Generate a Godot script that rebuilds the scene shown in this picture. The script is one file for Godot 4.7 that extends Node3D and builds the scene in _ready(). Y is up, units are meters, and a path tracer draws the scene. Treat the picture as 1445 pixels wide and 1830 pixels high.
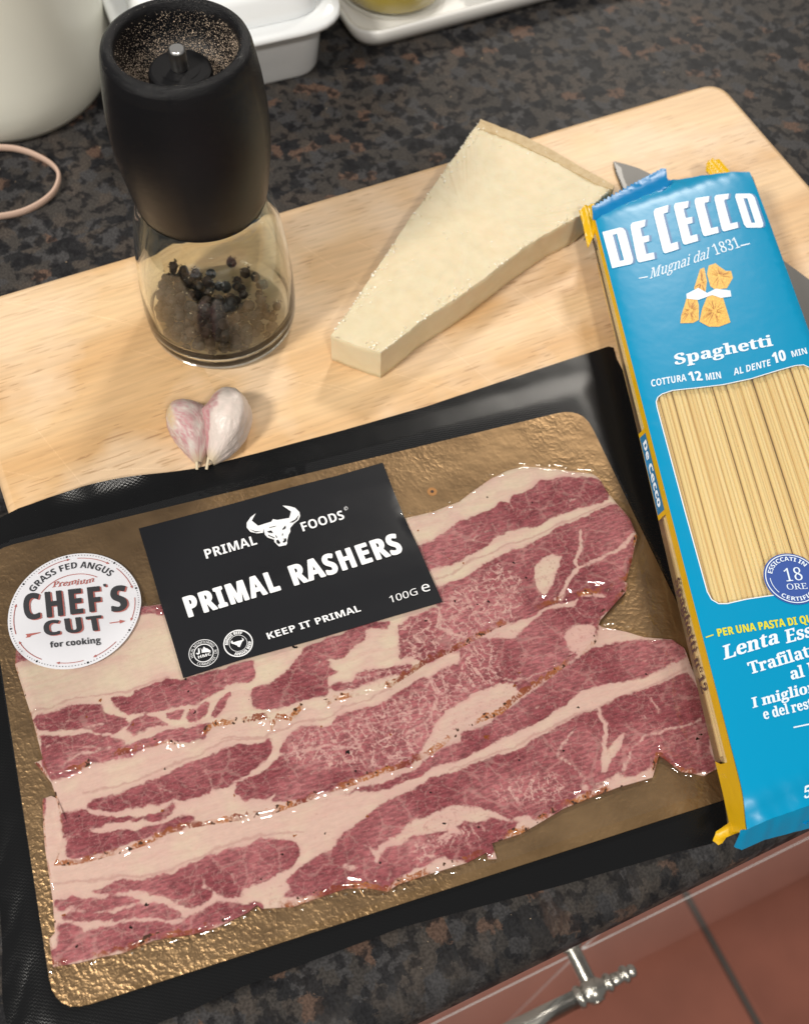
extends Node3D

const BOARD := 0.018          # top of the cutting board; the worktop is y = 0
const CARD_U := Vector2(0.99441, 0.10580)   # the rasher pack's own axes on the board
const CARD_V := Vector2(-0.10580, 0.99441)
const TEX_W := 1280
const TEX_H := 880
const TEX_MM := Vector2(262.0, 180.0)       # what the slice picture covers, in mm
var card_at := Vector2(-0.1039, -0.0395)    # upper left corner of the gold card
var pasta_at := Vector2(177.1, -81.9) * 0.001
var pasta_s := Vector2(-0.3194, 0.9476)
var pasta_t := Vector2(pasta_s.y, -pasta_s.x)
var relief := PackedFloat32Array()          # height of the slices over the card, metres
var relief_wide := PackedFloat32Array()
var fonts := {}
var text_base := {}
var used := {}

# ------------------------------------------------------------------ helpers
func P(a: Array) -> PackedVector2Array:
	var out := PackedVector2Array()
	for i in range(0, a.size(), 2):
		out.append(Vector2(a[i], a[i + 1]) * 0.001)
	return out

func rng(n: int) -> RandomNumberGenerator:
	var r := RandomNumberGenerator.new()
	r.seed = n
	return r

func mat(c: Color, rough := 0.6, metal := 0.0) -> StandardMaterial3D:
	var m := StandardMaterial3D.new()
	m.albedo_color = c.linear_to_srgb()
	m.roughness = rough
	m.metallic = metal
	return m

func lin(r: float, g: float, b: float) -> Color:
	return Color(r, g, b)

func srgb(r: int, g: int, b: int) -> Color:
	return Color8(r, g, b).srgb_to_linear()

func numbered(called: String) -> String:
	used[called] = used.get(called, -1) + 1
	return called if used[called] == 0 else "%s_%03d" % [called, used[called]]

func thing(called: String, label: String, category: String, at := Vector3.ZERO, group := "") -> Node3D:
	var o := Node3D.new()
	o.name = numbered(called)
	add_child(o)
	o.position = at
	o.set_meta("label", label)
	o.set_meta("category", category)
	if group:
		o.set_meta("group", group)
	return o

# a mesh given in the scene's own metres, hung under a thing (or a part of one)
func part(called: String, mesh: Mesh, m: Material, parent: Node3D, label := "") -> MeshInstance3D:
	var o := MeshInstance3D.new()
	o.name = called
	o.mesh = mesh
	o.material_override = m
	parent.add_child(o, true)
	if parent.get_parent() == self:
		o.position = -parent.position
	if label:
		o.set_meta("label", label)
	return o

func structure(called: String, mesh: Mesh, m: Material) -> MeshInstance3D:
	var o := MeshInstance3D.new()
	o.name = numbered(called)
	o.mesh = mesh
	o.material_override = m
	add_child(o)
	o.set_meta("kind", "structure")
	return o

func noise(n: int, freq: float, kind := FastNoiseLite.TYPE_SIMPLEX_SMOOTH, oct := 4) -> FastNoiseLite:
	var f := FastNoiseLite.new()
	f.seed = n
	f.frequency = freq
	f.noise_type = kind
	f.fractal_type = FastNoiseLite.FRACTAL_FBM if oct > 1 else FastNoiseLite.FRACTAL_NONE
	f.fractal_octaves = oct
	return f

func bytes(f: FastNoiseLite, w: int, h: int) -> PackedByteArray:
	return f.get_image(w, h, false, false, true).get_data()

# noise drawn on a squeezed picture and pulled out again: streaks along x
func streaks(f: FastNoiseLite, w: int, h: int, pull: int) -> PackedByteArray:
	var im := f.get_image(w / pull, h, false, false, true)
	im.resize(w, h, Image.INTERPOLATE_CUBIC)
	return im.get_data()

func picture(w: int, h: int, data: PackedByteArray, fmt := Image.FORMAT_RGB8) -> ImageTexture:
	return ImageTexture.create_from_image(Image.create_from_data(w, h, false, fmt, data))

func noise_picture(f: FastNoiseLite, size := 512, seamless := true) -> ImageTexture:
	var im := f.get_seamless_image(size, size, false, false, 0.15, true) if seamless else f.get_image(size, size, false, false, true)
	return ImageTexture.create_from_image(im)

func bump(m: StandardMaterial3D, t: Texture2D, mm: float) -> void:
	m.heightmap_enabled = true
	m.heightmap_texture = t
	m.heightmap_scale = mm * 0.1

func smooth(a: float, b: float, x: float) -> float:
	var t := clampf((x - a) / (b - a), 0.0, 1.0)
	return t * t * (3.0 - 2.0 * t)

func dense(poly: PackedVector2Array, step: float) -> PackedVector2Array:
	var out := PackedVector2Array()
	for i in poly.size():
		var a := poly[i]
		var b := poly[(i + 1) % poly.size()]
		var n := maxi(1, int(round(a.distance_to(b) / step)))
		for k in n:
			out.append(a.lerp(b, float(k) / n))
	return out

func rounded(poly: PackedVector2Array, r: float, n := 5) -> PackedVector2Array:
	var out := PackedVector2Array()
	for i in poly.size():
		var a := poly[(i + poly.size() - 1) % poly.size()]
		var b := poly[i]
		var c := poly[(i + 1) % poly.size()]
		var p := b + (a - b).normalized() * r
		var q := b + (c - b).normalized() * r
		for k in n + 1:
			var t := float(k) / n
			out.append(p * (1 - t) * (1 - t) + b * 2 * t * (1 - t) + q * t * t)
	return out

func inside(p: Vector2, poly: PackedVector2Array) -> bool:
	return Geometry2D.is_point_in_polygon(p, poly)

# a sheet or slab: plan outline with holes, a top surface over it, a thickness
func sheet(outline: PackedVector2Array, holes: Array, step: float, top: Callable, thick: float, uvf = null) -> ArrayMesh:
	var rings := [dense(outline, step)]
	for h in holes:
		rings.append(dense(h, step))
	var all := PackedVector2Array()
	for r in rings:
		all.append_array(r)
	var box := Rect2(outline[0], Vector2.ZERO)
	for p in outline:
		box = box.expand(p)
	var border := {}
	for p in all:
		border[Vector2i((p / step).round())] = true
	var row := 0
	var y := box.position.y + step * 0.5
	while y < box.end.y:
		var x := box.position.x + step * (0.5 if row % 2 else 0.25)
		while x < box.end.x:
			var p := Vector2(x, y)
			x += step
			if border.has(Vector2i((p / step).round())) or not inside(p, outline):
				continue
			var out_of := false
			for h in holes:
				if inside(p, h):
					out_of = true
			if not out_of:
				all.append(p + Vector2(sin(x * 7919.0), cos(y * 6151.0)) * step * 0.03)
		y += step * 0.87
		row += 1
	var tri := Geometry2D.triangulate_delaunay(all)
	var up := PackedVector3Array()
	for p in all:
		up.append(top.call(p))
	var st := SurfaceTool.new()
	st.begin(Mesh.PRIMITIVE_TRIANGLES)
	var down := Vector3(0, -thick, 0)
	var kept := PackedInt32Array()
	for i in range(0, tri.size(), 3):
		var a := tri[i]
		var b := tri[i + 1]
		var c := tri[i + 2]
		var mid := (all[a] + all[b] + all[c]) / 3.0
		if not inside(mid, rings[0]):
			continue
		var skip := false
		for k in range(1, rings.size()):
			if inside(mid, rings[k]):
				skip = true
		if skip:
			continue
		if (all[b] - all[a]).cross(all[c] - all[a]) < 0.0:
			kept.append_array([a, c, b])
		else:
			kept.append_array([a, b, c])
	st.set_smooth_group(0)
	for i in kept:
		st.set_uv(uvf.call(all[i]) if uvf else all[i])
		st.add_vertex(up[i])
	if thick > 0.0:
		st.set_smooth_group(1)
		for k in range(0, kept.size(), 3):
			for i in [kept[k], kept[k + 2], kept[k + 1]]:
				st.set_uv(uvf.call(all[i]) if uvf else all[i])
				st.add_vertex(up[i] + down)
		st.set_smooth_group(2)
		var from := 0
		for r in rings:
			var n: int = r.size()
			var area := 0.0
			for k in n:
				area += r[k].cross(r[(k + 1) % n])
			var turn := (area > 0.0) == (from == 0)
			for k in n:
				var a := from + k
				var b := from + (k + 1) % n
				var quad := [up[a], up[a] + down, up[b], up[b], up[a] + down, up[b] + down]
				var ids := [a, a, b, b, a, b]
				for j in ([0, 1, 2, 3, 4, 5] if turn else [0, 2, 1, 3, 5, 4]):
					st.set_uv(uvf.call(all[ids[j]]) if uvf else all[ids[j]])
					st.add_vertex(quad[j])
			from += n
	st.generate_normals()
	st.index()
	return st.commit()

# turned body: (radius, height) points; a doubled point makes a sharp edge
func lathe(prof: Array, seg: int, at := Vector3.ZERO) -> ArrayMesh:
	var st := SurfaceTool.new()
	st.begin(Mesh.PRIMITIVE_TRIANGLES)
	var g := 0
	for i in prof.size() - 1:
		if prof[i].is_equal_approx(prof[i + 1]):
			g += 1
			continue
		st.set_smooth_group(g)
		for k in seg:
			var a0 := TAU * k / seg
			var a1 := TAU * (k + 1) / seg
			var p00 := Vector3(prof[i].x * cos(a0), prof[i].y, prof[i].x * sin(a0)) * 0.001 + at
			var p01 := Vector3(prof[i].x * cos(a1), prof[i].y, prof[i].x * sin(a1)) * 0.001 + at
			var p10 := Vector3(prof[i + 1].x * cos(a0), prof[i + 1].y, prof[i + 1].x * sin(a0)) * 0.001 + at
			var p11 := Vector3(prof[i + 1].x * cos(a1), prof[i + 1].y, prof[i + 1].x * sin(a1)) * 0.001 + at
			var v0 := float(i) / (prof.size() - 1)
			var v1 := float(i + 1) / (prof.size() - 1)
			var u0 := float(k) / seg
			var u1 := float(k + 1) / seg
			for q in [[p00, u0, v0], [p11, u1, v1], [p01, u1, v0], [p00, u0, v0], [p10, u0, v1], [p11, u1, v1]]:
				st.set_uv(Vector2(q[1], q[2]))
				st.add_vertex(q[0])
	st.generate_normals()
	st.index()
	return st.commit()

# rings of equal count joined into a skin
func loft(rings: Array, closed := true, ends := true, sharp := []) -> ArrayMesh:
	var st := SurfaceTool.new()
	st.begin(Mesh.PRIMITIVE_TRIANGLES)
	st.set_smooth_group(0)
	var n: int = rings[0].size()
	var groups := PackedInt32Array()
	var now := 1000
	for k in n:
		if k in sharp:
			now += 1
		groups.append(now)
	for i in rings.size() - 1:
		for k in (n if closed else n - 1):
			var j := (k + 1) % n
			if not sharp.is_empty():
				st.set_smooth_group(groups[k])
			for q in [[i, k], [i + 1, j], [i, j], [i, k], [i + 1, k], [i + 1, j]]:
				st.set_uv(Vector2(float(q[1]) / n, float(q[0]) / rings.size()))
				st.add_vertex(rings[q[0]][q[1]])
	if ends and closed:
		for e in [0, rings.size() - 1]:
			st.set_smooth_group(1 + e)
			var mid := Vector3.ZERO
			for p in rings[e]:
				mid += p / n
			for k in n:
				var tri := [mid, rings[e][k], rings[e][(k + 1) % n]]
				if e == 0:
					tri = [mid, rings[e][(k + 1) % n], rings[e][k]]
				for p in tri:
					st.set_uv(Vector2.ZERO)
					st.add_vertex(p)
	st.generate_normals()
	st.index()
	return st.commit()

func tube(path: PackedVector3Array, rx: float, ry: float, seg := 10, closed := false) -> ArrayMesh:
	var rings := []
	var n := path.size()
	for i in n:
		var d := (path[(i + 1) % n] - path[(i + n - 1) % n]) if closed else (path[mini(i + 1, n - 1)] - path[maxi(i - 1, 0)])
		d = d.normalized()
		var side := d.cross(Vector3.UP)
		if side.length() < 0.05:
			side = d.cross(Vector3.RIGHT)
		side = side.normalized()
		var up := side.cross(d).normalized()
		var ring := PackedVector3Array()
		for k in seg:
			var a := TAU * k / seg
			ring.append(path[i] + side * cos(a) * rx + up * sin(a) * ry)
		rings.append(ring)
	if closed:
		rings.append(rings[0])
	return loft(rings, true, not closed)

func block(lo: Vector3, hi: Vector3, r := 0.002) -> ArrayMesh:
	# a box with rounded upright edges and chamfered top and bottom
	var rings := []
	for q in [[lo.y, r], [lo.y + r, 0.0], [hi.y - r, 0.0], [hi.y, r]]:
		var i: float = q[1]
		var base := rounded(PackedVector2Array([Vector2(lo.x + i, lo.z + i), Vector2(lo.x + i, hi.z - i), Vector2(hi.x - i, hi.z - i), Vector2(hi.x - i, lo.z + i)]), r, 3)
		var ring := PackedVector3Array()
		for p in base:
			ring.append(Vector3(p.x, q[0], p.y))
		rings.append(ring)
	return loft_flat(rings)

func loft_flat(rings: Array) -> ArrayMesh:
	var st := SurfaceTool.new()
	st.begin(Mesh.PRIMITIVE_TRIANGLES)
	st.set_smooth_group(-1)
	var n: int = rings[0].size()
	for i in rings.size() - 1:
		for k in n:
			var j := (k + 1) % n
			for q in [[i, k], [i, j], [i + 1, j], [i, k], [i + 1, j], [i + 1, k]]:
				st.set_uv(Vector2(float(q[1]) / n, float(q[0]) / rings.size()))
				st.add_vertex(rings[q[0]][q[1]])
	for e in [0, rings.size() - 1]:
		var mid := Vector3.ZERO
		for p in rings[e]:
			mid += p / n
		for k in n:
			var tri := [mid, rings[e][(k + 1) % n], rings[e][k]] if e else [mid, rings[e][k], rings[e][(k + 1) % n]]
			for p in tri:
				st.set_uv(Vector2.ZERO)
				st.add_vertex(p)
	st.generate_normals()
	st.index()
	return st.commit()

# flat printed shapes laid on a surface given by its height over the plan
func flat(polys: Array, height: Callable, off: float, step := 0.0) -> ArrayMesh:
	var st := SurfaceTool.new()
	st.begin(Mesh.PRIMITIVE_TRIANGLES)
	for poly in polys:
		var q: PackedVector2Array = dense(poly, step) if step > 0.0 else poly
		var tri := Geometry2D.triangulate_polygon(q)
		for i in range(0, tri.size(), 3):
			var t := [q[tri[i]], q[tri[i + 1]], q[tri[i + 2]]]
			if (t[1] - t[0]).cross(t[2] - t[0]) < 0.0:
				t = [t[0], t[2], t[1]]
			for p in t:
				st.set_uv(p)
				st.set_normal(Vector3.UP)
				st.add_vertex(Vector3(p.x, height.call(p) + off, p.y))
	return st.commit()

func ring_shape(c: Vector2, r: float, w: float, a0 := 0.0, a1 := TAU, n := 64) -> Array:
	var out := []
	for k in n:
		var a := lerpf(a0, a1, float(k) / n)
		var b := lerpf(a0, a1, float(k + 1) / n)
		out.append(PackedVector2Array([c + Vector2(cos(a), sin(a)) * (r - w / 2), c + Vector2(cos(a), sin(a)) * (r + w / 2), c + Vector2(cos(b), sin(b)) * (r + w / 2), c + Vector2(cos(b), sin(b)) * (r - w / 2)]))
	return out

func disc(c: Vector2, r: float, n := 48) -> PackedVector2Array:
	var out := PackedVector2Array()
	for k in n:
		out.append(c + Vector2(cos(TAU * k / n), sin(TAU * k / n)) * r)
	return out

func ribbon(line: PackedVector2Array, w: float, closed := true) -> Array:
	var out := []
	var n := line.size()
	for k in (n if closed else n - 1):
		var a := line[k]
		var b := line[(k + 1) % n]
		var s := (b - a).orthogonal().normalized() * w / 2
		out.append(PackedVector2Array([a - s, a + s, b + s, b - s]))
	return out

# ------------------------------------------------------------------ lettering
func font(called: String) -> Font:
	if fonts.has(called):
		return fonts[called]
	var f := SystemFont.new()
	f.font_names = PackedStringArray(["Droid Serif" if called.begins_with("serif") or called == "script" else "Droid Sans"])
	f.font_weight = 700 if called in ["sans_bold", "sans_heavy", "heavy", "fat", "serif_heavy"] else 400
	var v := FontVariation.new()
	v.base_font = f
	v.spacing_glyph = {"fat": 7, "heavy": 4}.get(called, 0)
	if called == "script":
		v.variation_transform = Transform2D(Vector2(1, 0.0), Vector2(0.28, 1), Vector2.ZERO)
	fonts[called] = v
	return v

func glyphs(s: String, called: String) -> Array:
	var t := TextMesh.new()
	t.font = font(called)
	t.text = s
	t.font_size = 64
	t.pixel_size = 0.01
	t.depth = 0.0
	t.curve_step = 1.0
	t.horizontal_alignment = HORIZONTAL_ALIGNMENT_LEFT
	var a := t.get_mesh_arrays()
	return [a[Mesh.ARRAY_VERTEX], a[Mesh.ARRAY_INDEX]]

func baseline(called: String) -> Vector2:   # where letters stand and how high capitals reach
	if not text_base.has(called):
		var lo := 1e9
		var hi := -1e9
		for v in glyphs("H", called)[0]:
			lo = minf(lo, v.y)
			hi = maxf(hi, v.y)
		text_base[called] = Vector2(lo, hi)
	return text_base[called]

func lettering(s: String, called: String, place: Callable, height: Callable, off: float, m: Material, parent: Node3D, part_name := "lettering") -> void:
	var g := glyphs(s, called)
	var vs: PackedVector3Array = g[0]
	var ids = g[1]
	if vs.is_empty():
		return
	var b := baseline(called)
	var lo := 1e9
	var hi := -1e9
	for v in vs:
		lo = minf(lo, v.x)
		hi = maxf(hi, v.x)
	var st := SurfaceTool.new()
	st.begin(Mesh.PRIMITIVE_TRIANGLES)
	var n: int = ids.size() if ids != null and ids.size() else vs.size()
	# heavy faces: the letter is laid down a few times, a hair apart
	var w: float = {"heavy": 0.055, "fat": 0.032, "sans_heavy": 0.03, "serif_heavy": 0.022, "script": 0.03}.get(called, 0.0)
	var moves := [Vector2.ZERO]
	if w > 0.0:
		moves = [Vector2(-w, 0), Vector2(w, 0), Vector2(0, w * 0.5), Vector2(0, -w * 0.5), Vector2(-w * 0.7, w * 0.4), Vector2(w * 0.7, -w * 0.4), Vector2(w * 0.7, w * 0.4), Vector2(-w * 0.7, -w * 0.4)]
	var cap := b.y - b.x
	for m_at in moves.size():
		var flatp := PackedVector2Array()
		var squeeze := 1.0 - 2.0 * w * cap / (hi - lo)
		for v in vs:
			flatp.append(place.call(((v.x - lo) * squeeze + (w + moves[m_at].x) * cap) / (hi - lo), (v.y - b.x) / cap * (1.0 - w) + w * 0.5 + moves[m_at].y))
		for k in range(0, n, 3):
			var t := []
			for j in 3:
				t.append(flatp[ids[k + j] if ids != null and ids.size() else k + j])
			if (t[1] - t[0]).cross(t[2] - t[0]) < 0.0:
				t = [t[0], t[2], t[1]]
			for p in t:
				st.set_normal(Vector3.UP)
				st.add_vertex(Vector3(p.x, height.call(p) + off + m_at * 0.000006, p.y))
	part(part_name, st.commit(), m, parent)

func line_text(item: Array, height: Callable, off: float, m: Material, parent: Node3D, shift := Vector2.ZERO, part_name := "lettering") -> void:
	var q: PackedVector2Array = item[2]
	var along := q[1] - q[0]
	var up := q[2] - q[0]
	lettering(item[0], item[1], func(x: float, y: float): return q[0] + along * x + up * y + shift, height, off, m, parent, part_name)

func arc_text(s: String, called: String, c: Vector2, r: float, a0: float, a1: float, cap: float, height: Callable, off: float, m: Material, parent: Node3D) -> void:
	var sgn := 1.0 if a1 > a0 else -1.0
	lettering(s, called, func(x: float, y: float):
		var a := deg_to_rad(lerpf(a0, a1, x))
		return c + Vector2(cos(a), sin(a)) * (r + sgn * cap * y), height, off, m, parent)

# ------------------------------------------------------------------ the slices' picture and relief
func to_px(p: Vector2) -> Vector2:
	var d := p - card_at
	return Vector2((d.dot(CARD_U) * 1000.0 + 8.0) / TEX_MM.x * TEX_W, (d.dot(CARD_V) * 1000.0 + 6.0) / TEX_MM.y * TEX_H)

func card_uv(p: Vector2) -> Vector2:
	return to_px(p) / Vector2(TEX_W, TEX_H)

func fill(buf: PackedByteArray, poly: PackedVector2Array, value: int, only: PackedByteArray, k: int) -> void:
	var q := PackedVector2Array()
	var lo := 1e9
	var hi := -1e9
	for p in poly:
		q.append(to_px(p))
		lo = minf(lo, q[-1].y)
		hi = maxf(hi, q[-1].y)
	for y in range(maxi(0, int(lo)), mini(TEX_H - 1, int(hi)) + 1):
		var xs := []
		for i in q.size():
			var a := q[i]
			var b := q[(i + 1) % q.size()]
			if (a.y <= y) != (b.y <= y):
				xs.append(a.x + (y - a.y) / (b.y - a.y) * (b.x - a.x))
		xs.sort()
		for j in range(0, xs.size() - 1, 2):
			for x in range(maxi(0, int(xs[j])), mini(TEX_W - 1, int(xs[j + 1])) + 1):
				var i := y * TEX_W + x
				if k == 0 or only[i] == k:
					buf[i] = value

func streak(buf: PackedByteArray, line: PackedVector2Array, half_mm: float, only: PackedByteArray, k: int, wob: PackedByteArray) -> void:
	var scale := TEX_W / TEX_MM.x
	for s in line.size() - 1:
		var a := to_px(line[s])
		var b := to_px(line[s + 1])
		var w := half_mm * scale
		var d := b - a
		for y in range(maxi(0, int(minf(a.y, b.y) - w * 1.6)), mini(TEX_H - 1, int(maxf(a.y, b.y) + w * 1.6)) + 1):
			for x in range(maxi(0, int(minf(a.x, b.x) - w * 1.6)), mini(TEX_W - 1, int(maxf(a.x, b.x) + w * 1.6)) + 1):
				var i := y * TEX_W + x
				if only[i] != k:
					continue
				var p := Vector2(x, y)
				var t := clampf((p - a).dot(d) / d.length_squared(), 0.0, 1.0)
				if p.distance_to(a + d * t) < w * (0.10 + wob[i] / 175.0):
					buf[i] = 0

func blurred(buf: PackedByteArray, by: int) -> PackedByteArray:
	var im := Image.create_from_data(TEX_W, TEX_H, false, Image.FORMAT_L8, buf)
	im.resize(TEX_W / by, TEX_H / by, Image.INTERPOLATE_LANCZOS)
	im.resize(TEX_W, TEX_H, Image.INTERPOLATE_CUBIC)
	return im.get_data()

func slices() -> Array:
	var out_a := P([-101.6,4.4,-103.8,12.8,-103.4,35.2,-103.8,47.8,-103.6,57.5,-93.7,58.1,-85.3,57.7,-74.2,59.4,-64.2,60.6,-61.3,63.6,-55.9,65.3,-48.1,61.7,-37.4,64.7,-29.9,66.4,-30.4,70.8,-27.1,67.7,-23.2,70.3,-18.1,67.9,-12.4,70.6,-6.6,69.8,0,70.9,13.2,72.9,21.7,71.2,28.9,69.7,40.1,69.5,55.5,67.7,61.4,67.5,71.4,67.3,78.6,66.9,85.6,68.2,91.6,68.6,99.9,70.6,110,69.4,115.4,63.7,121.4,56.8,123.3,55,124.8,46.8,122.9,34.2,123,26.8,121.8,23,116,19.9,108.1,14.6,98.4,9.3,91.4,8.6,84.5,9.3,76.3,11.3,67.9,13.9,56.8,13.8,47.3,12.4,40.8,11.4,17.6,11.9,-19.9,11,-47.7,10.8,-56.2,8,-79.1,4.8])
	var out_b := P([-106.9,48.6,-103.4,58,-103.3,66.6,-104.6,77.9,-109.7,84.5,-105,86.6,-99.8,87.8,-91.6,89.1,-88,89.7,-80.2,90.3,-73.8,89.6,-67.1,90.6,-57.2,93.2,-50.2,95.1,-39.4,97.5,-27.5,98.1,-21.5,97.9,-13.4,99.2,-2.8,99.7,5.7,100.6,16.3,100.1,27.6,97.6,35.2,96.6,44.2,97,50.8,94.6,58.9,92.9,65.1,92,75.5,89.6,83.8,88.6,88.3,85.8,91.8,80.9,93.6,79.3,100.9,76,108.2,72.8,110.4,70.2,102.4,66.7,84.9,64.1,57.2,64.3,29.4,66.4,3,67.5,-28.9,63.6,-57.8,59.6,-89.1,53.3])
	var out_c := P([-107.6,61.7,-109.9,71.6,-111.1,78.2,-113.1,94.3,-115.1,104.4,-117.1,105.3,-118.4,113.7,-110.7,115.8,-104.1,117,-97.6,118.6,-88,118.8,-76.6,122.1,-68.9,123.2,-58.5,122.9,-55,122,-54,123.6,-44.9,127.1,-34.5,128,-27.2,128.8,-20.7,131.7,-15.7,135,-11.6,134.4,-0.3,135.6,11.6,137.2,18.6,136.9,18.4,138.9,20.9,140,21.6,134.9,31.8,136,40.9,135.2,48.5,134.4,55.7,134.7,68.7,135.5,81.3,137.3,86.9,131.7,88.2,133.1,91.4,139.6,97.8,143.9,103.6,143.6,107.2,134.4,112.4,118.9,116.2,101.1,113.9,96.3,105.1,91.5,100,86.9,91.6,80.8,82.8,85.1,62.5,89,38.4,93.1,15.6,96.2,-13.3,96.1,-40.5,94.4,-67.2,87.6,-87.6,86.4,-101.2,82.3,-102.1,75.1,-102.9,64.4,-104.8,61.9])
	var lean_a := [P([44.6,25.2,53.3,24.7,60.2,25,67.5,22.9,75.1,21.7,82.1,20.7,84.8,23.2,87.6,20.8,95.3,20,102.1,19.7,110.9,21.6,119.4,24.3,122.5,27.6,122.9,34.2,120.4,35.8,112.8,36.2,105.2,35.2,97.2,34.9,89.2,34.9,81.5,34.3,74,33.6,64.7,36.5,57.9,37.9,48.9,37.4,44.3,37.5]),
		P([42.1,43.6,51.6,44.4,58.6,44.1,64.8,42.6,69.3,42.8,77.5,42.1,85.8,41.4,94.1,40.6,102.6,39.9,110.7,39.8,119.8,38.3,123.5,39,125.2,46.1,123.7,54.3,119.6,57.8,115.4,63.7,110.6,69.2,100,70.5,91.6,68.5,83.5,67.8,71.4,67.4,61.8,66.9,56.8,67.9,48.7,69.1,43.3,69.5,20.1,64.4,25.4,52.6,40.2,51]),
		P([-1.6,47.4,-9.3,47.1,-12.7,50.3,-18.6,53,-24.9,54.8,-30.7,53.7,-33.4,59.2,-29.2,62.6,-23.1,64.5,-13.9,65.6,-8.3,67.3,-5.7,60.9,-2.5,60.1,-3.3,55.1,2,55.9,7,54.2,11.8,53.2,13.2,49.9,21.1,51.7,22.9,49.3,14.5,46.9]),
		P([-3.5,64.2,1.5,65.6,4.6,63.2,9.4,65.3,16.3,66,22.9,67.4,22,70.8,15.1,68.6,5.4,68.1,-2.8,67.5,-5.7,67.7,-6.4,64.4]),
		P([24.3,64.1,30.1,61.2,32.2,56.6,39.9,51.1,60.8,56.9,55.5,67.6,44.7,67.6,36.8,68.8,29.2,69.4,25.3,66.9]),
		P([-77,38.6,-71.8,38.7,-66.5,38.8,-58.6,39.3,-56.6,39.4,-52.1,41,-27.9,43.6,-28.7,49.4,-31.4,51.2,-39.2,50.1,-47.6,50.8,-50.4,51.1,-57.3,49.5,-63.7,48.9,-69.3,47.9,-73.2,45.5,-75.5,42.3]),
		P([-103,33.8,-97.9,33.9,-89.2,35.5,-85.4,37.9,-81.2,39.4,-78.4,43.2,-75.3,46,-74.6,49.9,-79.4,50.7,-86.1,47,-92.6,42.7,-99.2,41.2,-102.5,39.1]),
		P([-103.3,40.9,-96.3,44.6,-90.4,46.5,-83,49.8,-77.7,53.6,-76.5,56.2,-82.2,55.8,-88.1,53.9,-94.3,53.3,-100.6,53.3,-104.3,55.1,-104,46.9]),
		P([-75.7,51.6,-73.8,49.5,-67.1,49.2,-64,51.7,-61.3,55.8,-68.6,54,-73.8,53.8]),
		P([-61,50.8,-56.3,50.7,-54.8,52.1,-58,53.6,-60.5,53.2]),
		P([-55.9,55.3,-53.6,52.6,-48.1,52.1,-46.5,53.5,-48.8,56.2,-53.7,56.9]),
		P([-46.7,57.8,-43.4,54.2,-38.8,52.8,-38.6,54,-43.4,57.9,-45.8,59]),
		P([-100.6,53.3,-91.5,54.5,-82.2,55.8,-75.9,56.4,-65.8,57.4,-59.2,57.4,-50.7,59.7,-47.6,60.4,-51.4,63.7,-58.5,63.1,-65.5,60.4,-74.3,59.6,-85.3,57.6,-93.7,58,-103.8,58,-104.3,55.1]),
		P([-57.2,7.6,-47.5,10.4,-48.3,15.9,-57.4,11.9]),
		P([-102.8,2.8,-99.7,6.4,-96.4,9,-99.3,12.4,-103.1,11.9])]
	var lean_b := [P([-94.7,70.2,-91.2,69,-86.4,69.8,-80.3,70.5,-72.3,71.3,-68.9,70.7,-63.3,69.7,-57.4,69.5,-53.6,69.8,-44.9,71.5,-36.8,73,-32.1,72.2,-33.7,76.5,-36.3,78.9,-40.3,80.6,-46.7,81.9,-54.7,82.5,-55.4,80.8,-57.4,82.6,-62.1,83.3,-67.3,81.6,-68,80,-71.6,79.1,-78.6,77.3,-88,75.1,-93.4,72.1]),
		P([-49,74.6,-42.9,72.4,-37.6,74,-31.7,72.7,-34.6,76.8,-40.6,80.4,-45.8,80.2,-51.2,80.6]),
		P([-102.3,69.7,-95.6,71.3,-95,73.5,-86.4,78,-78.5,80.9,-69.6,80.8,-69,83.1,-71.8,83.8,-81,81.1,-90.3,78.6,-96.9,78,-104.7,77.1]),
		P([-104.3,78,-98.2,78.1,-90.2,82.3,-83.2,84.1,-77,84.2,-69.9,85.7,-64,87,-65.1,88.5,-68.5,89.2,-74.6,88.5,-80.8,88.4,-88.3,88.3,-98.7,86.2,-105.4,83.9]),
		P([-49.1,85.6,-46.7,82.6,-38.8,82.6,-31.8,80.1,-29.9,76.7,-23,74.7,-16.8,74.6,-12.1,76.6,-7.1,74.5,1.9,76.2,10.6,75.6,16.1,74.3,26.5,73.6,27.1,75.3,34.3,73.9,39.2,73,51.3,76,47.2,84.2,41.2,86.8,32.2,87.3,27.5,88.2,24,89.6,17.4,94.7,12.3,98.1,8.1,99.8,-1.8,98.9,-7.7,98.4,-20.7,97.5,-28.9,96.5,-35.2,95.8,-39.7,93.8,-36.1,91.3,-40.4,92.1,-46.8,90]),
		P([69.5,69.6,77.2,68.1,86.7,70.6,90,68.8,97.9,71.4,108.6,69.4,108.5,73.5,100.8,76,95.9,77.9,91.9,79.4,87.7,85.5,75.5,89.6,65.6,91.4,54,92.4,53.8,88.5,47.8,85.9,41.5,86.9,33.1,86.2,41.9,67.9,52,70,61.4,73.6])]
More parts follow.
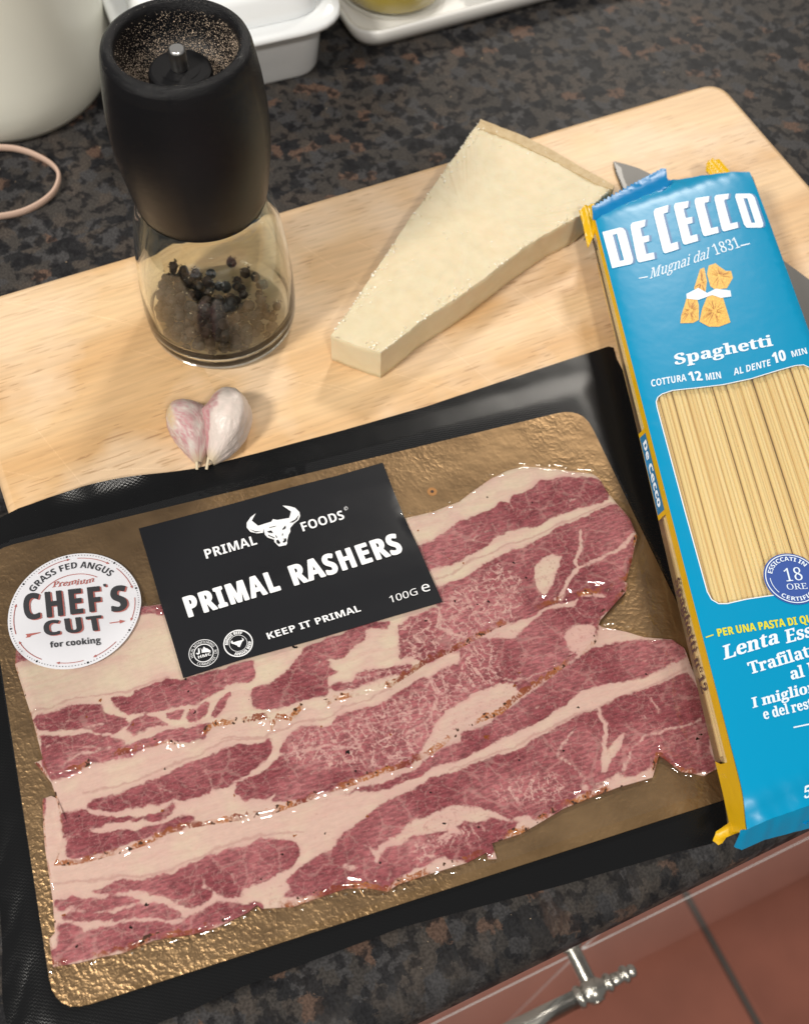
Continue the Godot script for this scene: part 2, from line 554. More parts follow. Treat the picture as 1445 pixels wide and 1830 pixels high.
	var lean_c := [P([27.3,98.3,41.7,98.1,58.5,93.6,76.8,90.1,82.4,89.5,88.7,89.1,91.5,88.4,96.9,89.6,101,90.6,105.3,91.2,110.9,94.9,115.9,99.5,115.1,104.6,108.7,104.9,97.7,104,90.6,103.1,80.5,101,73.5,100.2,65.8,102,56.1,103.7,45.4,104.8,34.9,104.5,24.2,104.7]),
		P([30.2,100.5,16.1,100.7,8.7,101.6,-1.3,102.5,-10.3,101.5,-17.8,100.3,-9.5,102.7,-2.3,104.8,7.2,104.8,14.3,104.5,27.9,105.2]),
		P([18.3,108.2,29.7,108.8,41.4,110.3,53.1,109.5,64.3,108.3,73.7,107.9,85.8,108.5,93.1,109.4,105.2,109.2,112,109.8,112.3,117.1,109.1,127.3,105.4,137,101.9,143.6,91.7,139.1,88.3,133.2,82.3,134.2,74.3,133.6,69.2,132.1,56.7,133,45.6,134.5,36.8,133.4,27.8,132.8,22,134.4,12.6,135,6,134.1]),
		P([-45.5,120.6,-41.6,117.3,-35.2,115.7,-27.9,115.1,-18.7,111.9,-11.8,109.7,-7.8,108.1,-1.1,108.3,5.5,108.6,12.8,107.6,22.8,108.6,32.8,109.5,42.7,110.3,30.3,134.3,18.8,137.7,12.5,136.8,1.2,132.5,-5.2,132.2,-12.1,132.9,-16.5,134.1,-21.2,131.4,-27.7,128.5,-34.5,128,-41.3,126.2,-46.3,122.7]),
		P([-101.3,97.1,-95.8,97,-90.1,98.3,-83.3,100.1,-78.7,100.9,-74,101.7,-68.9,101.4,-62.8,100.2,-56.4,101.8,-52.6,103.5,-47.9,103,-42.2,104.8,-37.4,109,-37.3,112.2,-40.8,114.5,-46.6,116.4,-52.8,116.1,-57.5,115.3,-58.9,117.2,-63.2,117.1,-66.4,113.9,-69.2,115,-73.3,114.4,-78.3,111,-80.8,107.4,-84.9,105,-85.4,102.9,-89.9,101.5,-95.6,100.2]),
		P([-113.3,95.4,-105.1,97.9,-95.7,100.8,-90.6,103.7,-86.6,106.7,-91.2,105.9,-96.7,104,-103.4,102.3,-108.8,100.5,-112,99.1]),
		P([-112.7,100.6,-103.5,102.8,-95.4,105.8,-89.2,107.1,-82.7,109.7,-77.1,114.6,-76.4,116.2,-81.3,116.4,-86.2,113,-92.4,109.6,-100.1,107.4,-106.4,104.6,-112.4,102.5]),
		P([-114.2,102.9,-107.9,105.7,-105.8,108.5,-100.4,108.5,-92.7,110.7,-86.7,114.6,-80.6,117.9,-74.1,116.6,-65.7,117.2,-60.2,119.1,-54.4,120.4,-54,122.5,-60.6,123.8,-69,123.1,-76.6,122.1,-84.8,119.6,-95.9,117.1,-107.2,115.5,-114.3,113.6,-117.7,111.4,-117.4,108.1,-114.5,108.2]),
		P([-107.4,61.9,-106.1,62.5,-107.5,67.7,-108.5,68.7])]
	var fat_a := [P([80.4,50.2,89.6,49.1,94.1,51,88.6,55.5,83.4,60.8,79.1,63,78.3,58.6,78.2,54.3]),
		P([-8.3,67.3,-2.8,67.5,5.4,68.1,15.1,68.6,17.6,72.7,10.8,72,1.4,70.8,-5,69.5])]
	var fat_b := [P([30.2,89.3,37.9,89.8,46.2,89,53.2,88.2,54.1,92.8,46.3,96.1,38.9,96.5,26.7,96.6]),
		P([28.7,90.2,34,89.6,42.9,92.8,41.4,95.8,34,96.9,27.3,97.6,15.5,98.8,12.9,98.4,20.9,94.8,27.3,91.8]),
		P([77.9,79.7,85.7,76.7,89.6,80.8,87.7,85.5,78.7,89.4,77,85.6]),
		P([69.5,69.6,61.4,73.6,51.7,70.6,56.4,68.7])]
	var fat_c := [P([-6.1,119.5,1.7,117,7.8,118.4,14.8,118.1,20.4,120.6,25.5,124.2,26.7,128.7,18.2,125,12.1,124.9,15.3,128.3,8.7,128,2.9,126.1,10.6,126.9,5.2,123.9,-1.7,121.5,-3.8,123.2,-10.3,122.9,-15.2,125.2,-15.4,122.5,-17.5,118.4,-15.2,122,-10.7,120.8]),
		P([-10.8,132.9,-3.7,131.6,5.1,132.6,7.2,133.9,0.4,132.8,-6.8,132.8]),
		P([13.9,117.6,19.7,120.2,27.4,126.4,31,130.8,37.4,132.2,35.6,134.2,28.9,130.6,23.6,126.8,16.1,124.9,9.8,126.2]),
		P([72.1,121.6,77.8,119.6,81.3,120.4,77,123.8,71.9,126,68.1,128.7,68.2,125.8]),
		P([-54.1,123.6,-51.5,119.8,-44.4,117.9,-43.3,121.6,-46.3,122.7,-43.2,126,-45.4,126.9])]
	var marb_a := [P([51.9,47,70.3,44.1,74.7,53.6,70.8,61.1,65.3,66,56.4,68.5,43.8,68.5,29.8,70.2,19.5,65.7,25.4,52.6,40.2,51]),
		P([24.3,64.1,32.2,56.6,39.9,51.1,60.8,56.9,55.5,67.6,36.8,68.8]),
		P([3.4,62.7,23.5,67.6,22,70.8,-2.8,67.5])]
	var marb_b := [P([-31.8,80.1,-23,74.7,-12.1,76.6,10.6,75.6,27.1,75.3,39.2,73,51.3,76,47.2,84.2,27.5,88.2,17.4,94.7,8.1,99.8,-1.8,98.9,-17.8,90.5,-24.8,86]),
		P([41.9,67.9,55.1,71.3,50.8,84.2,47.8,85.9,33.1,86.2]),
		P([77.4,77.8,91.9,79.4,87.7,85.5,75.5,89.6])]
	var marb_c := [P([30.9,118,37.8,117.5,45.6,119.5,52.5,121.8,52.9,127.8,49,131,43,131.2,37.4,128,31.5,125.4,29.1,121.5]),
		P([-3.5,122.6,10.8,126.3,18,125.5,1.2,132.5,-4.8,131.1]),
		P([10.6,124.5,15.8,125.5,22.5,129.1,14.8,133.2,7.4,131.3])]
	var vein_a := [[0.9, P([103.6,43.9,100.8,50.5,95.8,55.2,94.9,58.2])],
		[0.8, P([94.9,58.2,103.5,58.5,111.2,57.6,123,54])],
		[0.9, P([94.9,58.2,88.8,62.3,82.1,66])],
		[0.3, P([105.6,49.1,104.3,57.2])],
		[0.3, P([84.9,40.1,81.7,49.1])],
		[0.6, P([40.2,51,38.3,59.8,44.5,66.9])],
		[0.4, P([52.1,51.3,52.9,60.6,51.8,65.7])],
		[0.3, P([57,31.5,64.2,31.1,81.2,28.8,96.9,29.4,110,32.3])],
		[0.2, P([57,31.5,53.5,32.5,45.8,30.9])],
		[0.4, P([84.8,23.2,83.6,26.3])],
		[0.2, P([96.2,19.9,99.3,24.9,110,32.3,120.5,34.1])],
		[0.2, P([76.7,23.3,81.2,28.8])],
		[0.3, P([81.3,33.3,76.9,34])],
		[0.2, P([66.5,23.3,68.9,27.9,65.2,32.4])],
		[0.7, P([-3.1,54.5,0.9,58.5,4.5,60.1])],
		[0.3, P([-10.4,53.5,-4.8,55.2,-1.9,60.3])],
		[0.3, P([-53.3,41.6,-56.5,49.2])],
		[0.3, P([-49.5,42.5,-47.9,47.7,-47.6,50.8])],
		[0.3, P([-37.1,44.2,-39.2,50.1])],
		[0.3, P([-101.4,37.4,-95.1,40.2,-88.2,38.8])],
		[0.5, P([-101.1,41.1,-90.7,45,-81.9,46])],
		[0.2, P([-81.7,45.4,-85.9,46.4])],
		[0.3, P([-102.3,45.5,-93.8,47.2,-83.6,51.7])],
		[0.4, P([-95.2,52.2,-89.4,51.9,-82,55.2])],
		[0.2, P([-68.4,49,-70.9,53])]]
	var vein_b := [[0.2, P([72.2,73.2,79.3,77.1])],
		[0.3, P([53.5,86.1,58.5,83.7,63.2,80.3])],
		[0.4, P([48.7,84,54.1,87.9,61.1,88.7,66.6,89.5])],
		[0.3, P([86.1,70.3,87.1,74.1,92.6,78.1])],
		[0.4, P([-54.8,71.4,-55.5,75.3,-55.4,80.8])],
		[0.3, P([-71.7,73.6,-66.9,80.5])],
		[0.2, P([-89,70,-81.6,74.6,-72.1,76.8])],
		[0.5, P([-31.4,78.9,-24.8,81.1,-15.1,83.9,-3.9,89.6])],
		[0.4, P([-9.6,77,-6.4,82.7,-4.5,87.9])],
		[0.3, P([9.4,75.1,8,84.7,1.3,90.4])],
		[0.5, P([27.7,75.6,26.6,82.6,20.2,88.7,9.8,89.9])],
		[0.3, P([27.5,88.2,21.3,83.3,13.8,87.3])],
		[0.3, P([-34.9,86.4,-26.3,88.1,-17.3,89.3])],
		[0.2, P([-43.7,81.8,-40.6,89.3])]]
	var vein_c := [[0.9, P([76.3,107.5,75,113.8,72.6,118.8,66.9,128.2])],
		[0.5, P([55,117,61.3,113.8,63.8,111.9])],
		[0.4, P([55,117,57.9,122.7,59.6,127.8,58.9,131.8])],
		[0.5, P([57.1,131,64.9,131.6,72.6,131.4,79.6,127.1,87.7,123.9,97.5,125.6,107.2,126.5])],
		[0.5, P([96.1,112.3,94.5,117.8])],
		[0.3, P([88.8,116.8,89.5,119.5])],
		[0.2, P([103.5,117.1,103.2,122.8])],
		[0.3, P([45.9,116,52.2,122.4,53.5,128])],
		[0.2, P([69.2,110.5,72.1,114.8])],
		[0.2, P([76.9,126.7,72.9,130.8])],
		[0.3, P([41.9,98.9,56,98.5,65.7,96.7])],
		[0.3, P([88.6,90.7,91.7,95.9,100,98.8,111.7,103.9])],
		[0.2, P([98.2,94.1,100,98.8,98.8,102.1])],
		[0.2, P([78.3,90,81.8,94.7,78.5,97.8])],
		[0.2, P([104.8,98.5,112.3,100.2])],
		[0.4, P([-17.8,117.6,-15.1,123.3,-16,125.5])],
		[0.6, P([-25.3,121.4,-21.2,123.8])],
		[0.3, P([-26.5,122.7,-29.3,124.7,-32.5,126.4])],
		[0.3, P([-9.2,117.5,-8.9,113.6])],
		[0.3, P([-13.7,129.1,-14.3,132])],
		[0.4, P([-68.6,107.9,-68.5,111,-78.3,111])],
		[0.4, P([-68.5,111,-65.5,116.7])],
		[0.4, P([-58.7,109.8,-58.4,114.3])],
		[0.4, P([-111.5,99.3,-101.7,100.6,-98,100.4])],
		[0.4, P([-107.3,107.8,-103.8,105.8,-97.7,107.3])],
		[0.6, P([-85.1,105.5,-76.9,114.1])],
		[0.3, P([-89.7,101,-89.2,103.1])],
		[0.3, P([-52.6,113.7,-55.2,115.7])]]
	var size := TEX_W * TEX_H
	var which := PackedByteArray()
	which.resize(size)
	fill(which, out_c, 1, which, 0)
	fill(which, out_b, 2, which, 0)
	fill(which, out_a, 3, which, 0)
	var n_warp := bytes(noise(11, 0.012), TEX_W, TEX_H)
	var n_warp2 := bytes(noise(12, 0.012), TEX_W, TEX_H)
	var n_fine := bytes(noise(13, 0.06), TEX_W, TEX_H)
	var n_low := bytes(noise(14, 0.006), TEX_W, TEX_H)
	var fr := noise(15, 0.022, FastNoiseLite.TYPE_SIMPLEX, 3)
	fr.fractal_type = FastNoiseLite.FRACTAL_RIDGED
	fr.domain_warp_enabled = true
	fr.domain_warp_amplitude = 26.0
	fr.domain_warp_frequency = 0.02
	var n_ridge := bytes(fr, TEX_W, TEX_H)
	var fc := noise(16, 0.021, FastNoiseLite.TYPE_CELLULAR, 1)
	fc.cellular_return_type = FastNoiseLite.RETURN_DISTANCE2_SUB
	fc.cellular_jitter = 1.0
	fc.domain_warp_enabled = true
	fc.domain_warp_amplitude = 24.0
	fc.domain_warp_frequency = 0.018
	var n_cell := bytes(fc, TEX_W, TEX_H)
	var n_fibre := streaks(noise(17, 0.16, FastNoiseLite.TYPE_SIMPLEX, 3), TEX_W, TEX_H, 4)
	var lean := PackedByteArray()
	lean.resize(size)
	var marb := PackedByteArray()
	marb.resize(size)
	for set in [[lean_c, fat_c, marb_c, vein_c, 1], [lean_b, fat_b, marb_b, vein_b, 2], [lean_a, fat_a, marb_a, vein_a, 3]]:
		for p in set[0]:
			fill(lean, p, 255, which, set[4])
		for p in set[1]:
			fill(lean, p, 34, which, set[4])
		for p in set[2]:
			fill(marb, p, 255, which, set[4])
		for v in set[3]:
			streak(lean, v[1], v[0], which, set[4], n_fine)
	var seam := PackedByteArray()
	seam.resize(size)
	seam.fill(255)
	for q in [[3, P([44.9,41.1,59.4,39.4,79,39.3,94.9,39.2,111.5,38.4,121.1,37.5])],
		[1, P([18.9,107,40.1,108.6,53.7,108.2,66.3,107.3,73.9,107.6])],
		[1, P([76.7,108.1,89.6,108.7,101.6,108.4,112.2,108.2])],
		[2, P([-46.7,67.9,-31.1,71.2,-18.3,73.2,-5.2,73.1,6.1,72.9,13.2,73])],
		[1, P([-111.8,89.9,-95.3,95.4,-78.5,100.3,-59.5,99.8,-41.7,103.4,-33.4,106.4])],
		[3, P([-102.5,31.9,-88.7,33.5,-76.5,36.7,-57.1,38.8])],
		[2, P([-93.5,66,-73.4,68.8,-53.5,67.8,-32.2,71.5])]]:
		streak(seam, q[1], 0.42, which, q[0], n_fine)
	var sb := blurred(seam, 2)
	var n_band := streaks(noise(20, 0.05, FastNoiseLite.TYPE_SIMPLEX_SMOOTH, 3), TEX_W, TEX_H, 16)
	var lb := blurred(lean, 5)
	var mb := blurred(marb, 12)
	var halo := blurred(lean, 16)
	var fr2 := noise(22, 0.040, FastNoiseLite.TYPE_SIMPLEX, 3)
	fr2.fractal_type = FastNoiseLite.FRACTAL_RIDGED
	fr2.domain_warp_enabled = true
	fr2.domain_warp_amplitude = 16.0
	fr2.domain_warp_frequency = 0.03
	var n_ridge2 := bytes(fr2, TEX_W, TEX_H)
	var n_tiny := bytes(noise(18, 0.17, FastNoiseLite.TYPE_SIMPLEX, 2), TEX_W, TEX_H)
	var fc2 := noise(19, 0.055, FastNoiseLite.TYPE_CELLULAR, 1)
	fc2.cellular_return_type = FastNoiseLite.RETURN_DISTANCE2_SUB
	fc2.domain_warp_enabled = true
	fc2.domain_warp_amplitude = 14.0
	fc2.domain_warp_frequency = 0.04
	var n_cell2 := bytes(fc2, TEX_W, TEX_H)
	var rgb := PackedByteArray()
	rgb.resize(size * 3)
	var hgt := PackedByteArray()
	hgt.resize(size)
	for y in TEX_H:
		for x in TEX_W:
			var i := y * TEX_W + x
			var k := which[i]
			var sx := clampi(x + (n_warp[i] - 128) / 16, 0, TEX_W - 1)
			var sy := clampi(y + (n_warp2[i] - 128) / 16, 0, TEX_H - 1)
			var j := sy * TEX_W + sx
			var l := lb[j] + (n_fine[i] - 128) * 0.55 + (n_tiny[i] - 128) * 0.25
			var f := smooth(26.0, 176.0, l)
			var mz := mb[j] / 255.0
			# fat that runs through the lean: wide and dense where the slice is marbled
			var cut := 247.0 - 66.0 * mz
			var v := clampf((n_ridge[i] - cut) / 22.0, 0.0, 1.0) * (0.55 + 0.45 * mz)
			var c := clampf((13.0 + 13.0 * (n_low[i] / 255.0) - n_cell[i]) / 11.0, 0.0, 1.0) * clampf(n_warp[j] / 150.0 - 0.55, 0.0, 0.30)
			var c2 := clampf((20.0 - n_cell2[i]) / 16.0, 0.0, 1.0) * clampf(n_warp2[j] / 128.0 - 0.55, 0.0, 0.30)
			var cm := clampf((n_ridge2[i] - 148.0 - 40.0 * (n_fine[j] / 255.0 - 0.5)) / 46.0, 0.0, 1.0) * mz * 0.78
			var fleck := clampf((n_tiny[i] - 196.0) / 30.0, 0.0, 1.0) * 0.30
			f *= 1.0 - maxf(maxf(v, c), maxf(maxf(c2, cm), fleck))
			var tone := n_low[i] / 255.0
			var fib := (n_fibre[i] - 128) / 128.0
			var spot := (n_fine[i] - 128) / 128.0
			var red := Vector3(0.196, 0.044, 0.053).lerp(Vector3(0.330, 0.112, 0.120), clampf(tone * 1.6 - 0.45 + 0.3 * mz + 0.3 * (n_warp[j] / 255.0 - 0.5), 0.0, 1.0)) * (1.0 + 0.42 * fib + 0.20 * spot)
			var pale := Vector3(0.585, 0.472, 0.358).lerp(Vector3(0.565, 0.390, 0.330), clampf(n_warp2[i] / 200.0 - 0.25 + (0.0 if k == 3 else 0.55), 0.0, 1.0)) * (0.97 + 0.05 * spot)
			if mz > 0.2:
				pale = pale.lerp(Vector3(0.56, 0.32, 0.29), 0.45 * mz)
			pale = pale.lerp(Vector3(0.50, 0.285, 0.265), clampf(halo[j] / 255.0 * 1.05 - 0.05 + 0.16 * fib, 0.0, 0.70))
			pale = pale.lerp(Vector3(0.52, 0.31, 0.275), clampf((n_band[j] - 132) / 90.0, 0.0, 0.55) * (0.5 + 0.9 * halo[j] / 255.0))
			pale = pale.lerp(Vector3(0.40, 0.23, 0.20), (255 - sb[j]) / 255.0 * 0.65) * (1.0 + 0.05 * fib)
			var col := pale.lerp(red, f)
			# the smoked, peppered rim along the lower edges
			var below := which[mini(y + 4 + n_fine[i] / 24, TEX_H - 1) * TEX_W + x]
			var beside := which[y * TEX_W + maxi(x - 3, 0)]
			if k and (below < k or beside < k):
				var rim := smooth(84.0, 150.0, n_warp[i]) * (0.95 if below < k else 0.5)
				rim *= clampf(0.25 + (n_fine[i] + n_tiny[i] - 180) / 110.0, 0.1, 1.0)
				col = col.lerp(Vector3(0.17, 0.030, 0.016).lerp(Vector3(0.36, 0.125, 0.030), clampf(n_warp2[i] / 128.0 - 0.5, 0.0, 1.0)), rim)
				if n_fine[i] > 176 and n_warp2[i] > 140:
					col = Vector3(0.05, 0.022, 0.012)
			rgb[i * 3] = int(clampf(pow(col.x, 0.4545), 0.0, 1.0) * 255.0)
			rgb[i * 3 + 1] = int(clampf(pow(col.y, 0.4545), 0.0, 1.0) * 255.0)
			rgb[i * 3 + 2] = int(clampf(pow(col.z, 0.4545), 0.0, 1.0) * 255.0)
			hgt[i] = int(clampf(150.0 - 40.0 * f + 34.0 * fib * f + (n_fine[i] - 128) * 0.25, 0.0, 255.0))
	# pepper and smoke specks
	var r := rng(5)
	for n in 110:
		var cx := r.randi_range(30, TEX_W - 60)
		var cy := r.randi_range(30, TEX_H - 30)
		if which[cy * TEX_W + cx] == 0:
			continue
		var s := r.randf_range(0.7, 2.0) * (1.7 if n % 19 == 0 else 1.0)
		var tint := [18, 12, 9] if n % 3 else [120, 62, 24]
		for y in range(cy - 6, cy + 7):
			for x in range(cx - 6, cx + 7):
				var i := y * TEX_W + x
				if i >= 0 and i < size and Vector2(x - cx, y - cy).length() < s * (0.1 + n_tiny[i] / 120.0):
					for c in 3:
						rgb[i * 3 + c] = tint[c]
	# the step of each slice over the next one
	var steps := PackedByteArray()
	steps.resize(size)
	for i in size:
		steps[i] = [0, 92, 166, 236][which[i]]
	# a wet swollen lip along the lower and left edges
	var lip := PackedByteArray()
	lip.resize(size)
	for y in range(0, TEX_H - 16):
		for x in range(12, TEX_W):
			var i := y * TEX_W + x
			var k := which[i]
			if k and (which[i + 13 * TEX_W] < k or which[i - 10] < k) and which[i + 2 * TEX_W] == k:
				lip[i] = clampi(40 + n_warp[i] + (n_fine[i] - 128) / 2, 0, 255)
	var lips := Image.create_from_data(TEX_W, TEX_H, false, Image.FORMAT_L8, lip)
	lips.resize(TEX_W / 7, TEX_H / 7, Image.INTERPOLATE_LANCZOS)
	lips.resize(TEX_W / 4, TEX_H / 4, Image.INTERPOLATE_CUBIC)
	var lipb := lips.get_data()
	var im := Image.create_from_data(TEX_W, TEX_H, false, Image.FORMAT_L8, steps)
	im.resize(TEX_W / 4, TEX_H / 4, Image.INTERPOLATE_LANCZOS)
	var wide := im.duplicate()
	im.resize(TEX_W / 8, TEX_H / 8, Image.INTERPOLATE_LANCZOS)
	im.resize(TEX_W / 4, TEX_H / 4, Image.INTERPOLATE_CUBIC)
	wide.resize(TEX_W / 80, TEX_H / 80, Image.INTERPOLATE_LANCZOS)
	wide.resize(TEX_W / 4, TEX_H / 4, Image.INTERPOLATE_CUBIC)
	# label and sticker bridge the steps below them
	var held := PackedByteArray()
	held.resize(size)
	fill(held, P([-47.9,-23.8,-30.3,-22,-10.8,-20,11.3,-18.1,29.1,-16,48.4,-14.5,46.8,0.5,45.1,17.3,44.3,32.6,43.3,50.9,24.1,48.9,-5.2,46.1,-31.5,43,-51.8,41.4,-50.8,26.7,-49.9,7.9,-48.8,-7.9]), 255, held, 0)
	var st: Vector3 = Vector3(-79.1, 0.1, 23.7) * 0.001
	fill(held, disc(Vector2(st.x, st.y), st.z), 255, held, 0)
	var hold := Image.create_from_data(TEX_W, TEX_H, false, Image.FORMAT_L8, held)
	hold.resize(TEX_W / 12, TEX_H / 12, Image.INTERPOLATE_LANCZOS)
	hold.resize(TEX_W / 4, TEX_H / 4, Image.INTERPOLATE_CUBIC)
	var hb := hold.get_data()
	var nb := im.get_data()
	var wb: PackedByteArray = wide.get_data()
	for i in nb.size():
		var held_here := clampf(hb[i] / 180.0, 0.0, 1.0)
		relief.append(lerpf(nb[i], wb[i], held_here) / 255.0 * 0.0034 + lipb[i] / 255.0 * 0.0009 * (1.0 - held_here))
		relief_wide.append(wb[i] / 255.0 * 0.0034)
	return [out_a, out_b, out_c, picture(TEX_W, TEX_H, rgb), picture(TEX_W, TEX_H, hgt, Image.FORMAT_L8)]

func foil_picture() -> ImageTexture:
	var f := noise(73, 0.045, FastNoiseLite.TYPE_SIMPLEX, 4)
	f.fractal_type = FastNoiseLite.FRACTAL_RIDGED
	f.domain_warp_enabled = true
	f.domain_warp_amplitude = 12.0
	f.domain_warp_frequency = 0.02
	var ridge := bytes(f, TEX_W, TEX_H)
	var soft := bytes(noise(78, 0.020, FastNoiseLite.TYPE_SIMPLEX, 4), TEX_W, TEX_H)
	var where := bytes(noise(79, 0.004), TEX_W, TEX_H)
	var out := PackedByteArray()
	out.resize(TEX_W * TEX_H)
	for y in TEX_H:
		for x in TEX_W:
			var i := y * TEX_W + x
			var k := clampf(0.20 + 0.75 * smooth(0.55, 0.95, float(y) / TEX_H) * smooth(0.75, 0.2, float(x) / TEX_W) + 0.6 * smooth(0.10, 0.0, float(x) / TEX_W) + (where[i] - 128) / 400.0, 0.06, 1.0)
			out[i] = int(clampf(128.0 + (ridge[i] - 128) * 0.55 * k + (soft[i] - 128) * 0.45 * (0.25 + 0.75 * k), 0.0, 255.0))
	return picture(TEX_W, TEX_H, out, Image.FORMAT_L8)

func relief_of(map: PackedFloat32Array, p: Vector2) -> float:
	var q := to_px(p) / 4.0 - Vector2(0.5, 0.5)
	var w := TEX_W / 4
	var h := TEX_H / 4
	q = q.clamp(Vector2.ZERO, Vector2(w - 2, h - 2))
	var x := int(q.x)
	var y := int(q.y)
	var fx := q.x - x
	var fy := q.y - y
	return lerpf(lerpf(map[y * w + x], map[y * w + x + 1], fx), lerpf(map[(y + 1) * w + x], map[(y + 1) * w + x + 1], fx), fy)

func card_y(_p: Vector2) -> float:
	return BOARD + 0.0022

func meat_y(p: Vector2) -> float:
	return card_y(p) + 0.0002 + relief_of(relief, p)

func label_y(p: Vector2) -> float:
	return card_y(p) + 0.0012 + relief_of(relief, p)

# ------------------------------------------------------------------ the pasta packet's top
func pasta_xy(t: float, s: float) -> Vector2:   # t across, s along, in mm
	return pasta_at + pasta_t * t * 0.001 + pasta_s * s * 0.001

func pasta_local(p: Vector2) -> Vector2:
	var d := (p - pasta_at) * 1000.0
	return Vector2(d.dot(pasta_t), d.dot(pasta_s))

func pasta_y(p: Vector2) -> float:
	var q := pasta_local(p)
	var y := 0.0425 + 0.0018 * smooth(0.0, 260.0, q.y)
	var across := clampf(q.x / 75.5, 0.0, 1.0)
	y += 0.0012 * (1.0 - pow(2.0 * across - 1.0, 4))
	y -= 0.0009 * smooth(0.6, -1.5, q.x) + 0.0016 * smooth(74.4, 76.5, q.x)
	# the film slackens towards both sealed ends
	var far := smooth(8.0, -14.0, q.y + 0.3 * q.x)
	var near := smooth(246.0, 263.0, q.y + 0.235 * q.x)
	y -= 0.0045 * far * far + 0.0045 * near * near
	var crease := maxf(near, far)
	if crease > 0.0:
		y += crease * 0.0005 * (sin(q.x * 0.33 + q.y * 0.21) * sin(q.y * 0.27 - q.x * 0.13) + 0.5 * sin(q.x * 0.9 - q.y * 0.5))
	return y

# ------------------------------------------------------------------ pictures of surfaces
func wood_pictures() -> Array:
	var w := 1024
	var h := 1024
	var band := streaks(noise(31, 0.010, FastNoiseLite.TYPE_SIMPLEX_SMOOTH, 3), w, h, 8)
	var grain := streaks(noise(32, 0.14, FastNoiseLite.TYPE_SIMPLEX, 3), w, h, 16)
	var pores := streaks(noise(33, 0.19, FastNoiseLite.TYPE_SIMPLEX, 2), w, h, 14)
	var blotch := bytes(noise(34, 0.006), w, h)
	var rgb := PackedByteArray()
	rgb.resize(w * h * 3)
	var hgt := PackedByteArray()
	hgt.resize(w * h)
	for i in w * h:
		var t := clampf(band[i] / 255.0 * 1.5 - 0.25, 0.0, 1.0)
		var c := Vector3(0.71, 0.500, 0.285).lerp(Vector3(0.59, 0.365, 0.172), t)
		c = c.lerp(Vector3(0.74, 0.56, 0.385), clampf(blotch[i] / 140.0 - 0.75, 0.0, 0.7))
		c *= 1.0 + (grain[i] - 128) / 128.0 * 0.10
		var p := clampf((pores[i] - 196.0) / 26.0, 0.0, 1.0) * (0.15 + 0.5 * t) * (1.0 if blotch[i] > 96 else 0.35)
		c = c.lerp(Vector3(0.30, 0.155, 0.065), p)
		rgb[i * 3] = int(clampf(pow(c.x, 0.4545), 0.0, 1.0) * 255.0)
		rgb[i * 3 + 1] = int(clampf(pow(c.y, 0.4545), 0.0, 1.0) * 255.0)
		rgb[i * 3 + 2] = int(clampf(pow(c.z, 0.4545), 0.0, 1.0) * 255.0)
		hgt[i] = int(clampf(150.0 - 70.0 * p + (grain[i] - 128) * 0.35, 0.0, 255.0))
	# shallow knife cuts
	var r := rng(8)
	for n in 150:
		var a := Vector2(r.randf() * w, r.randf() * h)
		var b := a + Vector2.from_angle(r.randf_range(0.3, 1.3)) * r.randf_range(30, 150)
		var l := int(a.distance_to(b))
		for k in l:
			var p := a.lerp(b, float(k) / l)
			var i := (int(p.y) & 1023) * w + (int(p.x) & 1023)
			hgt[i] = 40
			for q in 3:
				rgb[i * 3 + q] = mini(255, rgb[i * 3 + q] + 9)
	return [picture(w, h, rgb), picture(w, h, hgt, Image.FORMAT_L8)]

func granite_picture() -> ImageTexture:
	var w := 1024
	var a := noise(41, 0.020, FastNoiseLite.TYPE_SIMPLEX, 4)
	a.domain_warp_enabled = true
	a.domain_warp_amplitude = 22.0
	a.domain_warp_frequency = 0.03
	var dark := bytes(a, w, w)
	var cell := noise(42, 0.030, FastNoiseLite.TYPE_CELLULAR, 1)
	cell.cellular_return_type = FastNoiseLite.RETURN_CELL_VALUE
	cell.domain_warp_enabled = true
	cell.domain_warp_amplitude = 34.0
	cell.domain_warp_frequency = 0.05
	var chip := bytes(cell, w, w)
	var fine := bytes(noise(43, 0.13, FastNoiseLite.TYPE_SIMPLEX, 4), w, w)
	var rgb := PackedByteArray()
	rgb.resize(w * w * 3)
	for i in w * w:
		var c := Vector3(0.058, 0.052, 0.048)
		var t := chip[i]
		if t > 240:
			c = Vector3(0.125, 0.078, 0.058)
		elif t > 190:
			c = Vector3(0.074, 0.062, 0.054)
		elif t > 140:
			c = Vector3(0.062, 0.060, 0.062)
		elif t < 46:
			c = Vector3(0.022, 0.022, 0.024)
		c = c.lerp(Vector3(0.011, 0.011, 0.013), clampf((dark[i] - 134.0) / 34.0, 0.0, 1.0) * 0.8)
		c *= 0.38 + 0.82 * fine[i] / 255.0
		rgb[i * 3] = int(clampf(pow(c.x, 0.4545), 0.0, 1.0) * 255.0)
		rgb[i * 3 + 1] = int(clampf(pow(c.y, 0.4545), 0.0, 1.0) * 255.0)
		rgb[i * 3 + 2] = int(clampf(pow(c.z, 0.4545), 0.0, 1.0) * 255.0)
	return picture(w, w, rgb)

func mottled(n: int, c0: Color, c1: Color, freq := 0.012, size := 512) -> ImageTexture:
	var b := noise(n, freq).get_seamless_image(size, size, false, false, 0.15, true).get_data()
	var rgb := PackedByteArray()
	rgb.resize(size * size * 3)
	for i in size * size:
		var c := c0.lerp(c1, b[i] / 255.0).linear_to_srgb()
		rgb[i * 3] = c.r8
		rgb[i * 3 + 1] = c.g8
		rgb[i * 3 + 2] = c.b8
	return picture(size, size, rgb)

func weave_picture() -> ImageTexture:
	var w := 256
	var d := PackedByteArray()
	d.resize(w * w)
	for y in w:
		for x in w:
			var v := 0.5 + 0.5 * sin(TAU * x / 16.0) * sin(TAU * y / 16.0 + PI * float((x / 16) % 2))
			d[y * w + x] = int(60 + 150 * v)
	return picture(w, w, d, Image.FORMAT_L8)

